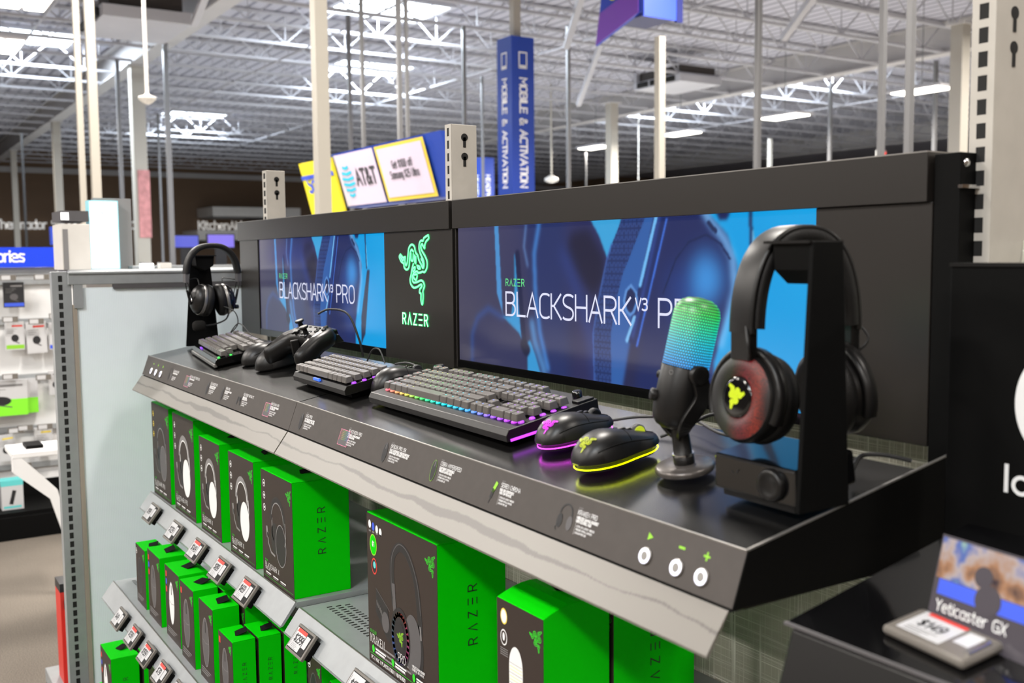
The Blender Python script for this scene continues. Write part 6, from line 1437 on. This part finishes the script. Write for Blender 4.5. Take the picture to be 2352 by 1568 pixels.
# things standing on the counter: lit cabinet, camera kiosk
t = thing('lit_cabinet', 'tall glowing white display panel with pale blue edge standing on the counter', 'lit panel', (-2.38, .064, .2505))
MB().box(-.06, .0, 0, .112, 0, .272, mat('pale_cyan_edge', sr(150, 205, 215), .3, emit=(.3, .6, .7), es=.3)).build('edge_glow', t)
MB().box(0, .004, .004, .106, .004, .266, 'lightbox').build('lit_face', t); MB().box(-.10, -.06, .03, .175, 0, .285, 'pgrey').build('grey_back', t)
mb = MB(); text(mb, 'flu', (.0045, .045, .215), (0, 1, 0), (0, 0, 1), .012, .002, 'pblue'); mb.build('small_print', t)
t = thing('camera_kiosk', 'white box kiosk with small lit screen left of the glowing panel', 'kiosk', (-2.28, -.055, .2505))
MB().box(-.2, 0, 0, .102, 0, .175, 'white').build('body', t, bevel=.002); MB().box(-.2, .0, .0, .10, .185, .225, 'pmid').build('dark_top', t)
MB().box(0, .004, .0, .028, .19, .218, 'lightbox').build('lit_screen', t); MB().box(0, .003, .004, .022, .0, .155, 'pgrey').build('recess', t)
for (y, lab, m) in ((.245, 'small lit camera dock on the counter beside the poster column', 'lightbox'), (.315, 'small white camera dock in the middle of the counter', 'white'), (.43, 'small white camera dock nearest the left headset', 'white')):
    t = thing('camera_dock', lab, 'dock', (-2.36, y, .2505)); MB().box(0, .05, 0, .045, 0, .022, m).build('plinth', t, bevel=.001); MB().box(.0, .04, .0, .040, .022, .026, 'pgrey').build('pad', t)
tag(MB().box(-2.44, -2.37, .22, .50, .2505, .262, 'greymet').build('dock_rail', bevel=.001), 'grey rail carrying the camera docks', 'rail')
# distant lit screens and boxes between the poles
for (x, y, z, w, h, m, lab, c) in ((-18.0, 5.10, .50, .55, .28, 'dscreen', 'distant violet lit television seen just above the left headset', 'television'), (-18.0, 4.45, .50, .50, .26, 'dscreen2', 'distant blue lit television left of the violet one', 'television'), (-16.0, 5.62, .15, .42, .60, 'bbox', 'distant blue and yellow stacked carton display beside the left screen', 'carton display'), (-16.0, 6.05, .15, .40, .60, 'ybox', 'distant pale yellow carton display touching the left screen edge', 'carton display'), (-20.0, 2.6, .6, .9, .35, 'pblue', 'distant blue board behind the poster column', 'board')):
    if m == 'dscreen' and m not in M: M[m] = mat('far_violet_screen', (.02, .02, .03), .4, emit=(.25, .18, .9), es=1.0, noise=.0); M['dscreen2'] = mat('far_blue_screen', (.02, .02, .03), .4, emit=(.10, .12, .75), es=.9); M['bbox'] = mat('far_blue_carton', sr(80, 120, 200), .5); M['ybox'] = mat('far_yellow_carton', sr(215, 190, 110), .5)
    t = thing('far_' + c.replace(' ', '_'), lab, c, (x, y, z)); MB().box(-.06, 0, 0, w, 0, h, 'pdark' if 'screen' in m else m).build('body', t); MB().box(0, .01, .02, w - .02, .02, h - .02, m).build('face', t)
    MB().box(-.05, -.01, w * .3, w * .7, FLOOR - z, 0, 'pdark').build('stand', t)
tag(MB().box(-17.2, -16.2, -2, 9.5, FLOOR, .15, 'pmid').build('far_gondola'), 'long dark distant gondola under the far televisions', 'gondola')
t = thing('far_gondola', 'orange wood topped distant counter at the left edge above the blue header', 'gondola', (-12, -.8, FLOOR)); MB().box(0, .6, 0, 3.0, 0, 1.55, 'pdark').build('body', t); MB().box(-.02, .62, -.02, 1.5, 1.55, 1.62, 'wood').build('wood_top', t)

# ---------------------------------------------------------------- neighbouring black fixture on the right
t = thing('display_panel', 'black neighbouring display panel with white ring and letters at the right edge', 'display', (1.262, .262, -.045))
MB().box(0, .9, .0, .03, 0, .318, 'dark').build('panel', t, bevel=.002)
MB().box(0, .9, -.002, .032, .316, .320, 'satin').build('top_edge', t)
mb = MB(); cx, cz = .123, .178; mb.stroke([(cx + .036 * math.cos(a), -.0006, cz + .048 * math.sin(a)) for a in np.linspace(0, 2 * PI, 60)], .018, 'pwhite', (0, -1, 0)); mb.build('white_ring', t)
MB().quad((.0690, -.0006, .082), (.0735, -.0006, .082), (.0735, -.0006, .112), (.0690, -.0006, .112), 'pwhite').build('white_letter', t)
for cx_ in (.0875, .1125): mb = MB(); mb.stroke([(cx_ + .0085 * math.cos(a), -.0006, .0915 + .0085 * math.sin(a)) for a in np.linspace(0, 2 * PI, 40)], .0042, 'pwhite', (0, -1, 0)); mb.build('white_letter', t)
t = thing('demo_deck', 'black neighbouring sloped deck at the bottom right carrying the microphone card', 'display shelf', (1.292, 0, 0))
MB().prism([(-.022, -.056), (.27, -.004), (.27, -.030), (-.020, -.0585)], 'x', 0, .9, 'gloss').build('top', t)
MB().prism([(-.018, -.0595), (.0, -.0590), (.0, -.40), (-.060, -.40), (-.060, -.18)], 'x', .004, .9, 'satin').build('front_body', t, bevel=.004)
MB().bar((0, -.0222, -.0560), (.9, -.0222, -.0560), .003, .003, 'pmid').build('edge_trim', t)
mb = MB(); mb.quad((.10, -.056, -.165), (.16, -.056, -.165), (.16, -.038, -.118), (.10, -.038, -.118), 'pmid'); mb.build('front_label', t)
rt = Matrix.Rotation(math.radians(10.1), 4, 'X') @ Matrix.Rotation(math.radians(-8), 4, 'Z')
t = thing('price_tag', 'large price tag with red bar reading 149 lying on the black deck at the right', 'price tag', (1.372, .012, -.0490), rot=rt)
MB().box(0, .088, 0, .050, 0, .009, 'tagbody').build('case', t, bevel=.004)
mb = MB(); z = .0092
mb.quad((.010, .008, z), (.056, .008, z), (.056, .046, z), (.010, .046, z), 'esl'); mb.quad((.015, .041, z + .0002), (.056, .041, z + .0002), (.056, .046, z + .0002), (.015, .046, z + .0002), 'pred'); mb.quad((.060, .020, z), (.076, .020, z), (.076, .042, z), (.060, .042, z), 'esl')
text(mb, '$149', (.020, .022, z + .0003), (1, 0, 0), (0, 1, 0), .011, .0018, 'pdark', .2)
for q in range(3): mb.stroke([(.016, .017 - .003 * q, z + .0003), (.046 - .006 * q, .017 - .003 * q, z + .0003)], .0010, 'pgrey', (0, 0, 1))
mb.build('price_print', t); MB().cyl((.082, .012, .0092), (.082, .038, .0092), .003, m='chrome', n=12).build('clip', t)
t = thing('product_card', 'glossy card with blue and orange picture reading Yeticaster GX at the bottom right', 'card', (1.386, .052, -.050), rot=Matrix.Rotation(math.radians(-8), 4, 'Z') @ Matrix.Rotation(math.radians(-14), 4, 'X'))
def cardm(nt, b, L, N):
    n = _noise(nt, L, N, 26, (1, 1, 1), 3)
    L(_ramp(N, L, n, [(0.30, sr(50, 42, 48)), (0.42, sr(140, 105, 80)), (0.5, sr(150, 140, 140)), (0.58, sr(70, 90, 150)), (0.66, sr(120, 150, 145)), (0.75, sr(90, 65, 52))]), b.inputs['Base Color'])
M['cardart'] = node_mat('colourful_game_picture', cardm, .25, .5)
M['cardbase'] = mat('card_charcoal', sr(70, 66, 72), .25, coat=.3)
MB().box(0, .13, 0, .002, 0, .088, 'cardbase').build('card', t, bevel=.0006)
mb = MB(); mb.quad((.002, -.0004, .050), (.128, -.0004, .050), (.128, -.0004, .086), (.002, -.0004, .086), 'cardart'); mb.quad((.006, -.0004, .036), (.124, -.0004, .036), (.124, -.0004, .0495), (.006, -.0004, .0495), 'pblue')
mb.lathe((.058, -.0002, .044), (0, -1, 0), [(0, .013), (.0006, .013)], 'cardbase', 24).lathe((.050, -.0002, .062), (0, -1, 0), [(0, .009), (.0007, .009)], 'cardbase', 20); mb.build('picture', t)
mb = MB(); text(mb, 'Yeticaster GX', (.008, -.0006, .022), (1, 0, 0), (0, 0, 1), .0092, .0012, 'pwhite', .2, 1.1); mb.build('title', t)
